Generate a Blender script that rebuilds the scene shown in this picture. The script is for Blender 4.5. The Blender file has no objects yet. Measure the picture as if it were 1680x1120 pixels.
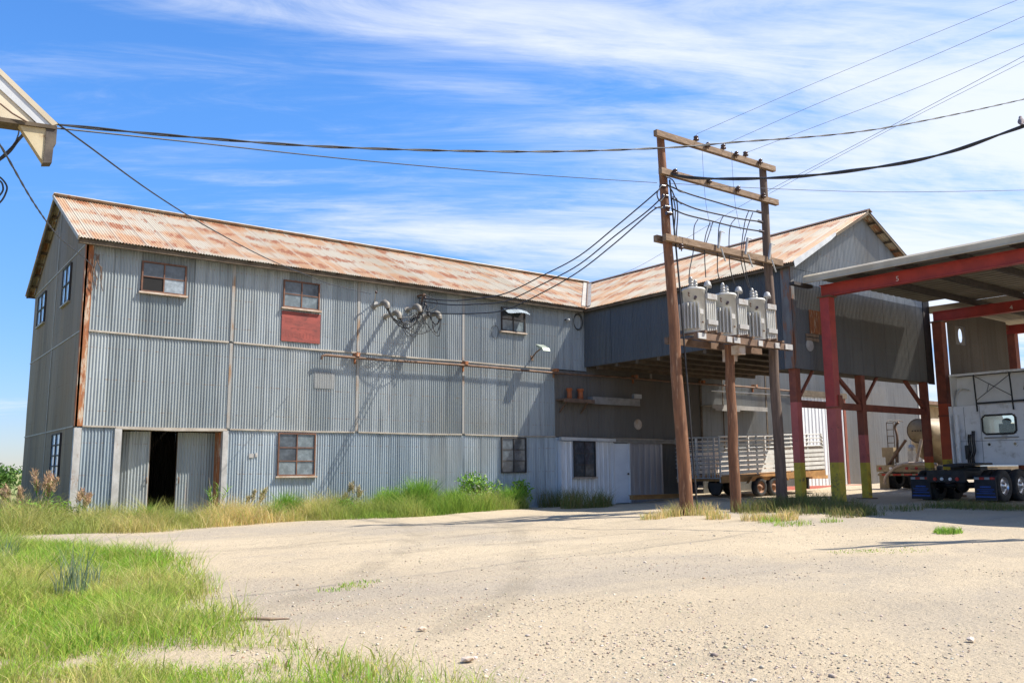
import bpy, math, random
import numpy as np
from math import sin, cos, pi, sqrt, floor, radians
from mathutils import Vector, Matrix
random.seed(7); RNG = np.random.default_rng(11)
SC = bpy.context.scene; COL = SC.collection

# ------------------------------------------------------------------ camera
FPX, PITCH, YAW, ROLL, EYE = 1408.5, .147742, .641306, -.00662, 1.15
FW = Vector((sin(YAW)*cos(PITCH), cos(YAW)*cos(PITCH), sin(PITCH)))
RT = Vector((cos(YAW), -sin(YAW), 0)); UP = RT.cross(FW)
R2 = cos(ROLL)*RT + sin(ROLL)*UP; U2 = -sin(ROLL)*RT + cos(ROLL)*UP
EYEV = Vector((0, 0, EYE))
cd = bpy.data.cameras.new('camera'); cam = bpy.data.objects.new('camera', cd); COL.objects.link(cam)
cam.matrix_world = Matrix(((R2.x, U2.x, -FW.x, 0), (R2.y, U2.y, -FW.y, 0), (R2.z, U2.z, -FW.z, EYE), (0, 0, 0, 1)))
cd.sensor_width = 36; cd.lens = FPX/1680*36; cd.clip_end = 9000; SC.camera = cam

def ray(x, y): return FW + R2*((x-840)/FPX) - U2*((y-560)/FPX)
def at(x, y, ax, v):            # survey helper: the point of a plane (axis ax = v) seen at a spot of the photo
    d = ray(x, y); t = (v-EYEV[ax])/d[ax]; return EYEV + d*t
def onvert(x, y, A, B):         # same for the vertical plane through A and B
    n = Vector((B[1]-A[1], A[0]-B[0], 0)); d = ray(x, y)
    t = (Vector((A[0], A[1], 0))-EYEV).dot(n)/d.dot(n); return EYEV + d*t

# ------------------------------------------------------------------ terrain height
CP = np.array([(0,0,0),(3.7,21.2,0),(8,21,0),(12,21.2,0),(16,21.2,0),(20,21.2,0),(5,12,.02),(2,8,.0),(10,12,.08),(10,6,.05),(3,17,0),(10,18,.02),(15,18,.06),
 (13.5,12.2,.2),(16.7,12.2,.25),(19,13.1,.27),(22,13.15,.3),(25.5,13.15,.3),(19.5,12.5,.27),(23.5,11.5,.22),(26,11,.22),(25,18,.24),(22,18.5,.22),
 (30,17,.36),(33.7,21.2,.43),(40,21.2,.5),(27,21.2,.3),(40,10,.4),(20,4,.15),(30,4,.25),(5,30,0),(0,40,0),(-10,20,0),(60,40,.35),(16,4,.12),(-10,-5,0)])
def gz(x, y):
    x = np.asarray(x, float); y = np.asarray(y, float)
    d2 = (x[..., None]-CP[:, 0])**2 + (y[..., None]-CP[:, 1])**2 + .8
    w = d2**-1.6
    return (w*CP[:, 2]).sum(-1)/w.sum(-1)
def G(x, y): return float(gz(x, y))
def gpt(x, y):                   # ground point seen at a spot of the photo
    z = .05
    for _ in range(12):
        p = at(x, y, 2, z); z = .5*z+.5*min(G(p.x, p.y), 1.0)
    return Vector((p.x, p.y, z))

# ------------------------------------------------------------------ materials
def nt(name):
    m = bpy.data.materials.new(name); m.use_nodes = True; t = m.node_tree
    return m, t, t.nodes['Principled BSDF']
def nd(t, typ, **kw):
    n = t.nodes.new(typ)
    for k, v in kw.items():
        if k.startswith('_'): n.inputs[k[1:]].default_value = v
        else: setattr(n, k, v)
    return n
def mth(t, op, a, b=None, c=None, clamp=False):
    n = t.nodes.new('ShaderNodeMath'); n.operation = op; n.use_clamp = clamp
    for i, v in enumerate((a, b, c)):
        if v is None: continue
        if isinstance(v, (int, float)): n.inputs[i].default_value = v
        else: t.links.new(v, n.inputs[i])
    return n.outputs[0]
def mix(t, f, a, b, mode='MIX'):
    n = t.nodes.new('ShaderNodeMix'); n.data_type = 'RGBA'; n.blend_type = mode
    for idx, v in ((0, f), (6, a), (7, b)):
        if isinstance(v, (int, float)): n.inputs[idx].default_value = v
        elif isinstance(v, tuple): n.inputs[idx].default_value = (*v, 1)[:4]
        else: t.links.new(v, n.inputs[idx])
    return n.outputs[2]
def ramp(t, f, lo, hi):
    n = t.nodes.new('ShaderNodeMapRange'); n.interpolation_type = 'SMOOTHSTEP'
    t.links.new(f, n.inputs[0]); n.inputs[1].default_value = lo; n.inputs[2].default_value = hi
    return n.outputs[0]
def coords(t, scale=(1, 1, 1), loc=(0, 0, 0)):
    tc = t.nodes.new('ShaderNodeTexCoord'); mp = t.nodes.new('ShaderNodeMapping')
    mp.inputs['Scale'].default_value = scale; mp.inputs['Location'].default_value = loc
    t.links.new(tc.outputs['Object'], mp.inputs[0]); return mp.outputs[0]
def noise(t, vec, scale=1, detail=5, rough=.6, dist=0.):
    n = t.nodes.new('ShaderNodeTexNoise'); n.inputs['Scale'].default_value = scale; n.inputs['Detail'].default_value = detail
    n.inputs['Roughness'].default_value = rough; n.inputs['Distortion'].default_value = dist
    t.links.new(vec, n.inputs['Vector']); return n.outputs[0]
def bump(t, b, h, s=.3, d=.01):
    n = t.nodes.new('ShaderNodeBump'); n.inputs['Strength'].default_value = s; n.inputs['Distance'].default_value = d
    t.links.new(h, n.inputs['Height']); t.links.new(n.outputs[0], b.inputs['Normal'])
def setc(t, b, c, rough=.6, metal=0.):
    if isinstance(c, tuple): b.inputs['Base Color'].default_value = (*c, 1)
    else: t.links.new(c, b.inputs['Base Color'])
    b.inputs['Roughness'].default_value = rough; b.inputs['Metallic'].default_value = metal
def pm(name, c1, c2, scale=3., rough=.6, metal=0., stretch=(1, 1, 1), lo=.35, hi=.65, bmp=.15, bd=.004, c3=None, lo3=.62, hi3=.7, sc3=6.):
    m, t, b = nt(name); v = coords(t, stretch)
    f = noise(t, v, scale); c = mix(t, ramp(t, f, lo, hi), c1, c2)
    if c3: c = mix(t, ramp(t, noise(t, coords(t, stretch, (3.1, 7, 1)), sc3, 8, .7), lo3, hi3), c, c3)
    setc(t, b, c, rough, metal)
    if bmp: bump(t, b, noise(t, v, scale*6), bmp, bd)
    return m
def sheetmetal(name, ax, base, alt, stain, rust, width=.61, rough=.5, metal=.25, rustlo=.66, stainamt=.7, row=2.16, vary=.5):
    """weathered galvanised sheets: each sheet its own tone, dull streaks down the flutes, some rust"""
    m, t, b = nt(name); tc = t.nodes.new('ShaderNodeTexCoord'); sp = t.nodes.new('ShaderNodeSeparateXYZ')
    t.links.new(tc.outputs['Object'], sp.inputs[0]); u = sp.outputs[ax]; z = sp.outputs[2]
    fu = mth(t, 'FLOOR', mth(t, 'DIVIDE', u, width)); fz = mth(t, 'FLOOR', mth(t, 'DIVIDE', z, row))
    cb = t.nodes.new('ShaderNodeCombineXYZ'); t.links.new(fu, cb.inputs[0]); t.links.new(fz, cb.inputs[1])
    wn = t.nodes.new('ShaderNodeTexWhiteNoise'); wn.noise_dimensions = '2D'; t.links.new(cb.outputs[0], wn.inputs[0])
    r = wn.outputs[0]
    c = mix(t, mth(t, 'MULTIPLY', r, vary*2), base, alt)
    st = [6, 6, .35]; v1 = coords(t, tuple(st))
    c = mix(t, mth(t, 'MULTIPLY', ramp(t, noise(t, v1, 1, 6, .65), .45, .75), stainamt), c, stain)
    v2 = coords(t, (1.3, 1.3, .8))
    c = mix(t, mth(t, 'MULTIPLY', ramp(t, noise(t, v2, 1.1, 4), .4, .8), .4), c, alt)
    v3 = coords(t, (3, 3, 1.0), (5, 2, 9))
    c = mix(t, mth(t, 'MULTIPLY', ramp(t, noise(t, v3, 1.4, 9, .75), rustlo, rustlo+.1), .8), c, rust)
    # nail rows on the girts and a dark lap at each sheet edge
    rz = mth(t, 'ABSOLUTE', mth(t, 'SUBTRACT', mth(t, 'FRACT', mth(t, 'DIVIDE', z, .72)), .5)); nail = mth(t, 'MULTIPLY', ramp(t, rz, .018, .010), ramp(t, noise(t, coords(t, (9, 9, .3)), 1.6, 2), .5, .6))
    c = mix(t, mth(t, 'MULTIPLY', nail, .55), c, rust)
    lap = ramp(t, mth(t, 'ABSOLUTE', mth(t, 'SUBTRACT', mth(t, 'FRACT', mth(t, 'DIVIDE', u, width)), .99)), .016, .006)
    c = mix(t, mth(t, 'MULTIPLY', lap, .5), c, stain)
    run = mth(t, 'MULTIPLY', ramp(t, noise(t, coords(t, (4.5, 4.5, .16), (2, 8, 3)), 1, 4, .6), .60, .74), ramp(t, noise(t, coords(t, (.5, .5, .5)), 1, 3), .45, .62))
    c = mix(t, mth(t, 'MULTIPLY', run, .7), c, rust)
    brown = ramp(t, noise(t, coords(t, (.35, .35, .22), (7, 1, 2)), 1, 5, .6), .48, .70)
    c = mix(t, mth(t, 'MULTIPLY', brown, .45), c, tuple(x*y for x, y in zip(alt, (1.25, 1.02, .78))))
    setc(t, b, c, rough, metal)
    bump(t, b, noise(t, coords(t, (1.6, 1.6, 1.1)), 1.5, 4), .35, .03)
    return m
def roofmat(name, ax, other):
    """sheets running down the slope: pale lapped seams, rust in ragged bars between them"""
    m, t, b = nt(name); tc = t.nodes.new('ShaderNodeTexCoord'); sp = t.nodes.new('ShaderNodeSeparateXYZ')
    t.links.new(tc.outputs['Object'], sp.inputs[0]); u = sp.outputs[ax]; v = sp.outputs[other]
    us = mth(t, 'DIVIDE', u, .61); fu = mth(t, 'FLOOR', us); lu = mth(t, 'FRACT', us)
    cb = t.nodes.new('ShaderNodeCombineXYZ'); t.links.new(fu, cb.inputs[0]); cb.inputs[1].default_value = 3.
    wn = t.nodes.new('ShaderNodeTexWhiteNoise'); wn.noise_dimensions = '2D'; t.links.new(cb.outputs[0], wn.inputs[0]); r = wn.outputs[0]
    def vec(su, sv, off, k=5.):
        c = t.nodes.new('ShaderNodeCombineXYZ'); t.links.new(mth(t, 'MULTIPLY', u, su), c.inputs[0]); t.links.new(mth(t, 'MULTIPLY', v, sv), c.inputs[1])
        t.links.new(mth(t, 'MULTIPLY_ADD', r, k, off), c.inputs[2]); return c.outputs[0]
    seam = mth(t, 'MAXIMUM', ramp(t, lu, .16, .05), ramp(t, lu, .90, .99))
    c = mix(t, r, (.40, .345, .25), (.465, .41, .315))
    rows = mth(t, 'MULTIPLY', mth(t, 'SINE', mth(t, 'MULTIPLY_ADD', v, 5.6, .6)), .055)
    wash = mth(t, 'ADD', noise(t, vec(.8, .55, 1., 3.), 1, 5, .6), rows)
    c = mix(t, mth(t, 'MULTIPLY', ramp(t, wash, .42, .58), .8), c, (.44, .225, .095))
    bars = mth(t, 'ADD', noise(t, vec(2.3, 1.25, 4.), 1.0, 9, .74, .3), mth(t, 'MULTIPLY', rows, 1.3))
    c = mix(t, mth(t, 'MULTIPLY', ramp(t, bars, .545, .60), .9), c, (.29, .10, .035))
    fine = noise(t, vec(16, .9, 8., 3.), 1, 5, .7)
    c = mix(t, mth(t, 'MULTIPLY', ramp(t, fine, .48, .72), .4), c, (.50, .42, .31))
    c = mix(t, mth(t, 'MULTIPLY', seam, .6), c, (.45, .395, .30))
    rib = noise(t, vec(30, .55, 2., 1.), 1, 3, .6)
    c = mix(t, mth(t, 'MULTIPLY', ramp(t, rib, .56, .70), .5), c, (.27, .125, .06))
    edge = ramp(t, mth(t, 'ABSOLUTE', mth(t, 'SUBTRACT', lu, .985)), .012, .004)
    c = mix(t, mth(t, 'MULTIPLY', edge, .6), c, (.20, .13, .09))
    setc(t, b, c, .62, .1); return m

M = {}
M['wall'] = sheetmetal('galvanised_wall', 0, (.40, .432, .43), (.215, .245, .25), (.12, .13, .13), (.26, .14, .07), rustlo=.71, metal=.15)
M['wall_low'] = sheetmetal('galvanised_lower_wall', 0, (.45, .505, .53), (.27, .32, .35), (.13, .15, .165), (.26, .14, .07), rustlo=.74, metal=.15)
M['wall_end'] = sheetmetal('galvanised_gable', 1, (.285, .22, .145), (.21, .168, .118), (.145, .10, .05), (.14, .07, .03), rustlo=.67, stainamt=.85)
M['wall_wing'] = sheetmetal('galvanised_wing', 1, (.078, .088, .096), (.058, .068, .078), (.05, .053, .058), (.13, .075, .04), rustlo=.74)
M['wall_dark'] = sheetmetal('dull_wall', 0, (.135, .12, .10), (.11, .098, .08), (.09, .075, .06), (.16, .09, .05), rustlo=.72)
M['wall_far'] = sheetmetal('grey_annex_wall', 0, (.20, .20, .195), (.165, .165, .165), (.13, .13, .13), (.2, .13, .08), rustlo=.76)
M['wall_shade'] = sheetmetal('canopy_shade_wing_sheet', 0, (.135, .135, .125), (.10, .10, .095), (.075, .072, .065), (.14, .08, .045), rustlo=.70)  # wing end sheet again, its colour darkened to stand for the canopy's shade
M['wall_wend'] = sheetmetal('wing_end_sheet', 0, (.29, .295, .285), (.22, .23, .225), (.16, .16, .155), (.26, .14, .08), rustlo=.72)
M['roof_x'] = roofmat('rusty_roof', 0, 1); M['roof_y'] = roofmat('rusty_wing_roof', 1, 0)
M['white_rib'] = pm('white_ribbed_sheet', (.78, .78, .77), (.64, .65, .66), 2, .45, .1, (3, 3, .4))
M['grey_rib'] = pm('grey_ribbed_sheet', (.36, .34, .35), (.28, .27, .28), 2, .5, .2, (3, 3, .4))
M['ridge'] = pm('dull_ridge_cap', (.36, .33, .28), (.28, .24, .19), 3, .6, .1, c3=(.27, .13, .06), lo3=.55, hi3=.66, sc3=3)
M['flash'] = pm('weathered_flashing', (.42, .375, .31), (.32, .275, .22), 4, .6, .1, (1, 1, 1), c3=(.34, .17, .08), lo3=.62, hi3=.72, sc3=2.5)
M['tin'] = pm('pale_tin', (.62, .62, .60), (.48, .48, .47), 3, .45, .35)
M['rust'] = pm('rusted_trim', (.34, .125, .04), (.22, .075, .03), 7, .8, 0., (3, 3, .5), c3=(.46, .36, .26), lo3=.53, hi3=.62, sc3=4)
M['rustbatten'] = pm('rust_streaked_batten', (.30, .29, .265), (.27, .16, .085), 2.2, .6, .15, (2, 2, .5), .5, .66)
M['cornerdark'] = pm('dark_rusty_corner', (.15, .15, .145), (.11, .10, .095), 4, .6, .1, (2, 2, .5), c3=(.20, .085, .04), lo3=.5, hi3=.6, sc3=3)
M['corner_tin'] = pm('white_corner_post', (.46, .445, .42), (.34, .325, .30), 5, .7, .05, (1, 1, .6), c3=(.25, .15, .09), lo3=.58, hi3=.68, sc3=4)
M['oldwood'] = pm('old_timber', (.30, .22, .15), (.21, .145, .095), 5, .85, 0, (2, 2, .5), bmp=.3)
M['eavewood'] = pm('eave_timber', (.12, .088, .055), (.07, .05, .03), 4, .85)
M['pole'] = pm('pole_wood', (.22, .095, .042), (.13, .055, .026), 4, .8, 0, (5, 5, .5), bmp=.5, bd=.01, c3=(.36, .22, .13), lo3=.56, hi3=.68, sc3=4)
M['pole_grey'] = pm('grey_pole_wood', (.15, .10, .072), (.09, .06, .043), 4, .85, 0, (5, 5, .5), bmp=.5, bd=.01)
M['arm'] = pm('crossarm_wood', (.25, .165, .10), (.16, .10, .058), 5, .85, 0, (1, 4, 4), bmp=.4, c3=(.40, .33, .26), lo3=.58, hi3=.7, sc3=4)
M['cable'] = pm('black_cable', (.012, .012, .014), (.03, .03, .032), 8, .5)
M['wire'] = pm('dull_wire', (.10, .10, .11), (.16, .16, .17), 8, .5, .4)
M['insul'] = pm('brown_porcelain', (.045, .025, .02), (.08, .04, .03), 6, .25)
M['porc'] = pm('grey_porcelain', (.40, .39, .36), (.31, .30, .28), 6, .35)
M['hood'] = pm('weathered_hood', (.22, .195, .16), (.15, .135, .11), 9, .6, .1)
M['tank'] = pm('transformer_paint', (.60, .585, .53), (.48, .465, .41), 5, .5, .05, (1, 1, .5), c3=(.36, .21, .12), lo3=.66, hi3=.74, sc3=4)
M['plate'] = pm('galvanised_plate', (.58, .56, .52), (.44, .42, .40), 7, .5, .3)
M['steelbrown'] = pm('rusty_channel', (.20, .12, .075), (.13, .08, .05), 6, .75, .1)
M['red'] = pm('red_steel', (.40, .045, .034), (.31, .036, .030), 3, .55, 0, c3=(.14, .045, .04), lo3=.62, hi3=.72, sc3=3)
M['redbrown'] = pm('red_primer', (.24, .065, .032), (.17, .045, .025), 4, .7, 0, c3=(.10, .04, .025), lo3=.62, hi3=.72)
M['pink'] = pm('faded_red_paint', (.46, .11, .088), (.38, .085, .07), 3, .65, 0, c3=(.16, .06, .045), lo3=.60, hi3=.68, sc3=5)
M['orange'] = pm('orange_red_paint', (.46, .075, .02), (.38, .06, .018), 3, .6)
M['yellow'] = pm('yellow_paint', (.56, .40, .035), (.45, .31, .03), 5, .7, 0, c3=(.17, .12, .05), lo3=.56, hi3=.66, sc3=4)
M['signred'] = pm('red_patch_sheet', (.30, .062, .045), (.20, .045, .034), 2.2, .75, 0, (1, 1, 2), c3=(.13, .035, .028), lo3=.54, hi3=.66, sc3=4)
M['signdark'] = pm('faded_sign_mark', (.19, .04, .03), (.24, .05, .036), 9, .75)
M['soffit'] = pm('canopy_sheet', (.25, .22, .16), (.19, .165, .12), 1.2, .6, .05)
M['canopytop'] = pm('canopy_trim', (.50, .43, .31), (.42, .35, .24), 2, .55, .05)
M['frame'] = pm('window_frame_rust', (.17, .075, .04), (.11, .05, .03), 6, .75)
M['framedark'] = pm('window_frame_dark', (.03, .025, .022), (.05, .04, .035), 6, .7)
M['sill'] = pm('window_sill_tin', (.50, .42, .34), (.38, .26, .17), 5, .6)
M['black'] = pm('dark_interior', (.006, .006, .006), (.01, .009, .009), 3, .9)
M['cream'] = pm('cream_paint', (.60, .52, .38), (.50, .42, .29), 4, .7, 0, c3=(.30, .17, .08), lo3=.6, hi3=.7, sc3=3)
M['greymetal'] = pm('grey_metal', (.45, .45, .44), (.36, .36, .36), 3, .5, .3)
M['creamlit'] = pm('weathered_cream_board', (.50, .42, .27), (.42, .34, .20), 5, .75, 0, c3=(.24, .14, .06), lo3=.56, hi3=.66, sc3=4)
M['rot'] = pm('rotten_wood', (.06, .05, .045), (.12, .10, .08), 9, .95)
M['doorpaint'] = pm('pale_door_paint', (.78, .82, .86), (.70, .74, .79), 2, .5)
M['concrete'] = pm('grey_beam', (.30, .28, .25), (.22, .205, .185), 4, .85)
M['clay'] = pm('orange_clay', (.38, .11, .035), (.30, .085, .03), 5, .75)
M['white'] = pm('truck_white', (.84, .84, .83), (.78, .78, .77), 1.4, .3, c3=(.50, .48, .44), lo3=.52, hi3=.72, sc3=2.5)
M['seam'] = pm('dark_panel_seam', (.20, .20, .20), (.26, .26, .26), 5, .6)
M['whiterail'] = pm('white_trailer_paint', (.70, .68, .63), (.58, .56, .51), 5, .5, .05, c3=(.36, .25, .15), lo3=.66, hi3=.75)
M['fairing'] = pm('fairing_inside', (.80, .79, .75), (.72, .71, .67), 2, .6)
M['trailerframe'] = pm('ochre_trailer_frame', (.42, .22, .07), (.30, .15, .05), 5, .7)
M['rubber'] = pm('tyre_rubber', (.02, .02, .02), (.045, .042, .04), 10, .85)
M['rim_rust'] = pm('rusty_rim', (.32, .17, .09), (.20, .10, .06), 8, .7, .2)
M['rim'] = pm('alloy_rim', (.66, .67, .69), (.55, .56, .58), 8, .3, .8)
M['chassis'] = pm('black_chassis', (.012, .012, .013), (.03, .028, .027), 6, .6)
M['flap'] = pm('mudflap_rubber', (.018, .019, .022), (.03, .03, .034), 6, .7)
M['blue'] = pm('blue_lettering', (.018, .085, .36), (.03, .11, .42), 6, .5)
M['redlens'] = pm('red_lens', (.45, .02, .015), (.38, .015, .012), 6, .3)
M['clearlens'] = pm('clear_lens', (.8, .8, .78), (.7, .7, .7), 6, .2)
M['tan'] = pm('tan_tank_paint', (.36, .28, .17), (.27, .205, .12), 3, .55, .05, c3=(.17, .10, .05), lo3=.58, hi3=.68)
M['ladder'] = pm('dark_ladder', (.12, .085, .055), (.08, .06, .04), 6, .6)
M['chalk'] = pm('chalk', (.7, .65, .62), (.55, .45, .42), 30, .9)
M['lampgrey'] = pm('lamp_housing', (.33, .37, .30), (.26, .29, .24), 6, .5, .2)
M['redcurb'] = pm('red_curb_paint', (.50, .12, .10), (.42, .16, .12), 5, .7)
M['birdm'] = pm('dove_feathers', (.16, .13, .14), (.24, .19, .18), 20, .8)
def glassmat(name, col, rough=.06, alpha=None):
    m, t, b = nt(name); f = noise(t, coords(t, (2, 2, 2)), 2.2, 6, .7)
    c = mix(t, ramp(t, f, .4, .75), col, tuple(min(1, x*1.8+.03) for x in col)); setc(t, b, c, rough)
    b.inputs['Specular IOR Level'].default_value = .8
    bump(t, b, noise(t, coords(t), 1.5, 2), .25, .02); return m
M['glass'] = glassmat('dusty_window_glass', (.035, .045, .055), .08)
M['glass_pale'] = glassmat('pale_window_glass', (.115, .14, .15), .12)
M['glass_milky'] = glassmat('milky_pane', (.20, .23, .25), .25)
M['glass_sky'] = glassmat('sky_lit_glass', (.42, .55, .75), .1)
mm, t_, b_ = nt('clear_glass'); b_.inputs['Transmission Weight'].default_value = .95; b_.inputs['Roughness'].default_value = .02; b_.inputs['Base Color'].default_value = (.80, .92, .88, 1); M['clearglass'] = mm

# ------------------------------------------------------------------ mesh builder
class MB:
    def __init__(s): s.v = []; s.f = []; s.sm = []; s.cuts = []
    def mark(s): s.cuts.append((len(s.v), len(s.f))); return s          # the next piece starts here
    def add(s, vs, fs, smooth=False):
        o = len(s.v); s.v += [tuple(v) for v in vs]; s.f += [tuple(i+o for i in f) for f in fs]; s.sm += [smooth]*len(fs); return s
    def box(s, x0, x1, y0, y1, z0, z1):
        v = [(x, y, z) for z in (z0, z1) for y in (y0, y1) for x in (x0, x1)]
        return s.add(v, [(0,2,3,1),(4,5,7,6),(0,1,5,4),(1,3,7,5),(3,2,6,7),(2,0,4,6)])
    def bar(s, a, b, w, h, upv=(0, 0, 1)):      # rectangular bar from a to b
        a = Vector(a); b = Vector(b); d = (b-a).normalized(); u = Vector(upv)
        if abs(d.dot(u)) > .98: u = Vector((0, 1, 0))
        r = d.cross(u).normalized(); u = r.cross(d)
        v = [p + r*(sx*w/2) + u*(sy*h/2) for p in (a, b) for sy in (-1, 1) for sx in (-1, 1)]
        return s.add(v, [(0,1,3,2),(4,6,7,5),(0,4,5,1),(1,5,7,3),(3,7,6,2),(2,6,4,0)])
    def tube(s, pts, r, n=8, cap=True):
        pts = [Vector(p) for p in pts]; k = len(pts)
        rs = r if isinstance(r, (list, tuple)) else [r]*k
        u = None; vs = []
        for i, p in enumerate(pts):
            d = (pts[min(i+1, k-1)]-pts[max(i-1, 0)]).normalized()
            if u is None:
                u = Vector((0, 0, 1)) if abs(d.z) < .9 else Vector((0, 1, 0))
            u = (u - d*u.dot(d)).normalized(); w = d.cross(u)
            vs += [p + (u*cos(2*pi*j/n)+w*sin(2*pi*j/n))*rs[i] for j in range(n)]
        fs = [(i*n+j, i*n+(j+1) % n, (i+1)*n+(j+1) % n, (i+1)*n+j) for i in range(k-1) for j in range(n)]
        s.add(vs, fs, True)
        if cap: s.add(vs[:n], [tuple(range(n))[::-1]]); s.add(vs[-n:], [tuple(range(n))])
        return s
    def prism(s, poly, off):                     # planar polygon swept by the vector off
        n = len(poly); off = Vector(off); a = [Vector(p) for p in poly]; b = [p+off for p in a]
        return s.add(a+b, [tuple(range(n))[::-1], tuple(range(n, 2*n))]+[(i, (i+1) % n, n+(i+1) % n, n+i) for i in range(n)])
    def ball(s, c, rx, ry=None, rz=None, n=12, m=8):
        ry = ry or rx; rz = rz or rx; c = Vector(c); vs = []; fs = []
        for i in range(m+1):
            th = pi*i/m
            for j in range(n): vs.append(c+Vector((rx*sin(th)*cos(2*pi*j/n), ry*sin(th)*sin(2*pi*j/n), rz*cos(th))))
        for i in range(m):
            for j in range(n): fs.append((i*n+j, (i+1)*n+j, (i+1)*n+(j+1) % n, i*n+(j+1) % n))
        return s.add(vs, fs, True)
    def corr(s, u0, u1, place, amp=.0150, pitch=.068, seg=6, sheet=.61, rows=3, jit=.004, bow=.0045, lo=0., hi=1., prof='sin'):
        """corrugated sheets: place(u, k, d) gives the point at run u, k from 0 (bottom) to 1 (top), depth d"""
        u = u0
        first = floor(u0/sheet)
        while u < u1-1e-6:
            e = min(u1, (floor(u/sheet+1e-6)+1)*sheet); e = e if e-u > 1e-4 else min(u1, e+sheet)
            n = max(2, int(round((e-u)/pitch*seg))); o0 = random.uniform(0, jit); o1 = random.uniform(0, jit); am = amp*random.uniform(.88, 1.05); bw = [random.uniform(-bow, bow) for _ in range(rows+1)]; bw2 = [random.uniform(-bow, bow) for _ in range(rows+1)]
            vs = []
            for i in range(n+1):
                uu = u+(e-u)*i/n
                if prof == 'sin': d = am*sin(2*pi*uu/pitch)
                else:
                    ph = (uu/pitch) % 1; d = amp*min(1, max(0, min(ph, .34-ph)/.06)) if ph < .34 else 0
                d += o0+(o1-o0)*i/n
                for r in range(rows+1): vs.append(place(uu, r/rows, d+bw[r]+(bw2[r]-bw[r])*i/n))
            R_ = rows+1
            s.add(vs, [(i*R_+r, (i+1)*R_+r, (i+1)*R_+r+1, i*R_+r+1) for i in range(n) for r in range(rows)], True)
            u = e
        return s
    def pieces(s, name, mat, parent=None):
        cs = [(0, 0)]+s.cuts+[(len(s.v), len(s.f))]; out = []
        for (v0, f0), (v1, f1) in zip(cs, cs[1:]):
            if f1 == f0: continue
            m_ = MB(); m_.v = s.v[v0:v1]; m_.f = [tuple(i-v0 for i in f) for f in s.f[f0:f1]]; m_.sm = s.sm[f0:f1]; out.append(m_.build(name, mat, parent))
        return out
    def build(s, name, mat, parent=None, mats=None):
        me = bpy.data.meshes.new(name); off = Vector(parent['_w']) if parent else Vector((0, 0, 0))
        me.from_pydata([(v[0]-off.x, v[1]-off.y, v[2]-off.z) for v in s.v], [], s.f)
        me.polygons.foreach_set('use_smooth', s.sm)
        me.materials.append(mat); me.update()
        o = bpy.data.objects.new(name, me); COL.objects.link(o)
        if parent: o.parent = parent; o['_w'] = tuple(off)
        else: o['_w'] = (0, 0, 0)
        return o
def tag(o, label, cat=None, group=None, kind=None):
    if label: o['label'] = label
    if cat: o['category'] = cat
    if group: o['group'] = group
    if kind: o['kind'] = kind
    return o
def thing(name, label, cat, loc, group=None):
    o = bpy.data.objects.new(name, None); COL.objects.link(o); o.location = loc; o['_w'] = tuple(loc); o.empty_display_size = .3
    return tag(o, label, cat, group)
def mesh_thing(name, mb, mat, label, cat, group=None, base=None):
    """a thing that is one mesh, with its origin at its base"""
    if base is None:
        a = np.array(mb.v); base = ((a[:, 0].min()+a[:, 0].max())/2, (a[:, 1].min()+a[:, 1].max())/2, a[:, 2].min())
    mb.v = [(v[0]-base[0], v[1]-base[1], v[2]-base[2]) for v in mb.v]
    o = mb.build(name, mat); o.location = base; o['_w'] = tuple(base); return tag(o, label, cat, group)
def kids(o): return [c for c in bpy.data.objects if c.parent == o]
def copy_tree(o, parent=None):
    c = o.copy(); COL.objects.link(c)
    if parent: c.parent = parent
    for ch in kids(o): copy_tree(ch, c)
    return c
def text_mesh(s, size, name, mat, parent, mw):
    cu = bpy.data.curves.new(name, 'FONT'); cu.body = s; cu.size = size; cu.extrude = .003
    tmp = bpy.data.objects.new('tmp', cu); COL.objects.link(tmp)
    bpy.context.view_layer.update()
    me = bpy.data.meshes.new_from_object(tmp.evaluated_get(bpy.context.evaluated_depsgraph_get()))
    bpy.data.objects.remove(tmp)
    off = Vector(parent['_w']); me.transform(Matrix.Translation(-off) @ mw); me.materials.clear(); me.materials.append(mat)
    o = bpy.data.objects.new(name, me); COL.objects.link(o); o.parent = parent; o['_w'] = tuple(off); return o

# ================================================================== THE SETTING: ground
def axis_vals(a, b, st, far):
    core = list(np.arange(a, b+1e-6, st)); out = []; d = st*1.5; x = b
    while x < far: x += d; d *= 1.35; out.append(x)
    lo = []; d = st*1.5; x = a
    while x > -far: x -= d; d *= 1.35; lo.append(x)
    return np.array(lo[::-1]+core+out)
xs = axis_vals(-4, 44, .3, 3500); ys = axis_vals(-2, 34, .3, 3500)
XX, YY = np.meshgrid(xs, ys); ZZ = gz(XX, YY)
near = (np.abs(XX-18) < 30) & (np.abs(YY-14) < 24)
ZZ = ZZ + np.where(near, .018*np.sin(XX*1.9+np.sin(YY*1.3)*1.4)*np.sin(YY*1.6+XX*.5), 0)
gv = np.stack([XX, YY, ZZ], -1).reshape(-1, 3); nx = len(xs)
gme = bpy.data.meshes.new('ground')
idx = np.arange(len(gv)).reshape(len(ys), nx)
gf = np.stack([idx[:-1, :-1], idx[:-1, 1:], idx[1:, 1:], idx[1:, :-1]], -1).reshape(-1, 4)
gme.from_pydata(gv.tolist(), [], gf.tolist()); gme.polygons.foreach_set('use_smooth', [True]*len(gf))
m, t, b = nt('caliche_gravel')
v = coords(t)
c = mix(t, ramp(t, noise(t, v, .35, 5), .35, .7), (.50, .40, .262), (.44, .35, .228))
c = mix(t, mth(t, 'MULTIPLY', ramp(t, noise(t, coords(t, (.32, .45, 1), (4, 1, 0)), .55, 7, .62, .5), .42, .64), .75), c, (.325, .275, .21))
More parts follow.
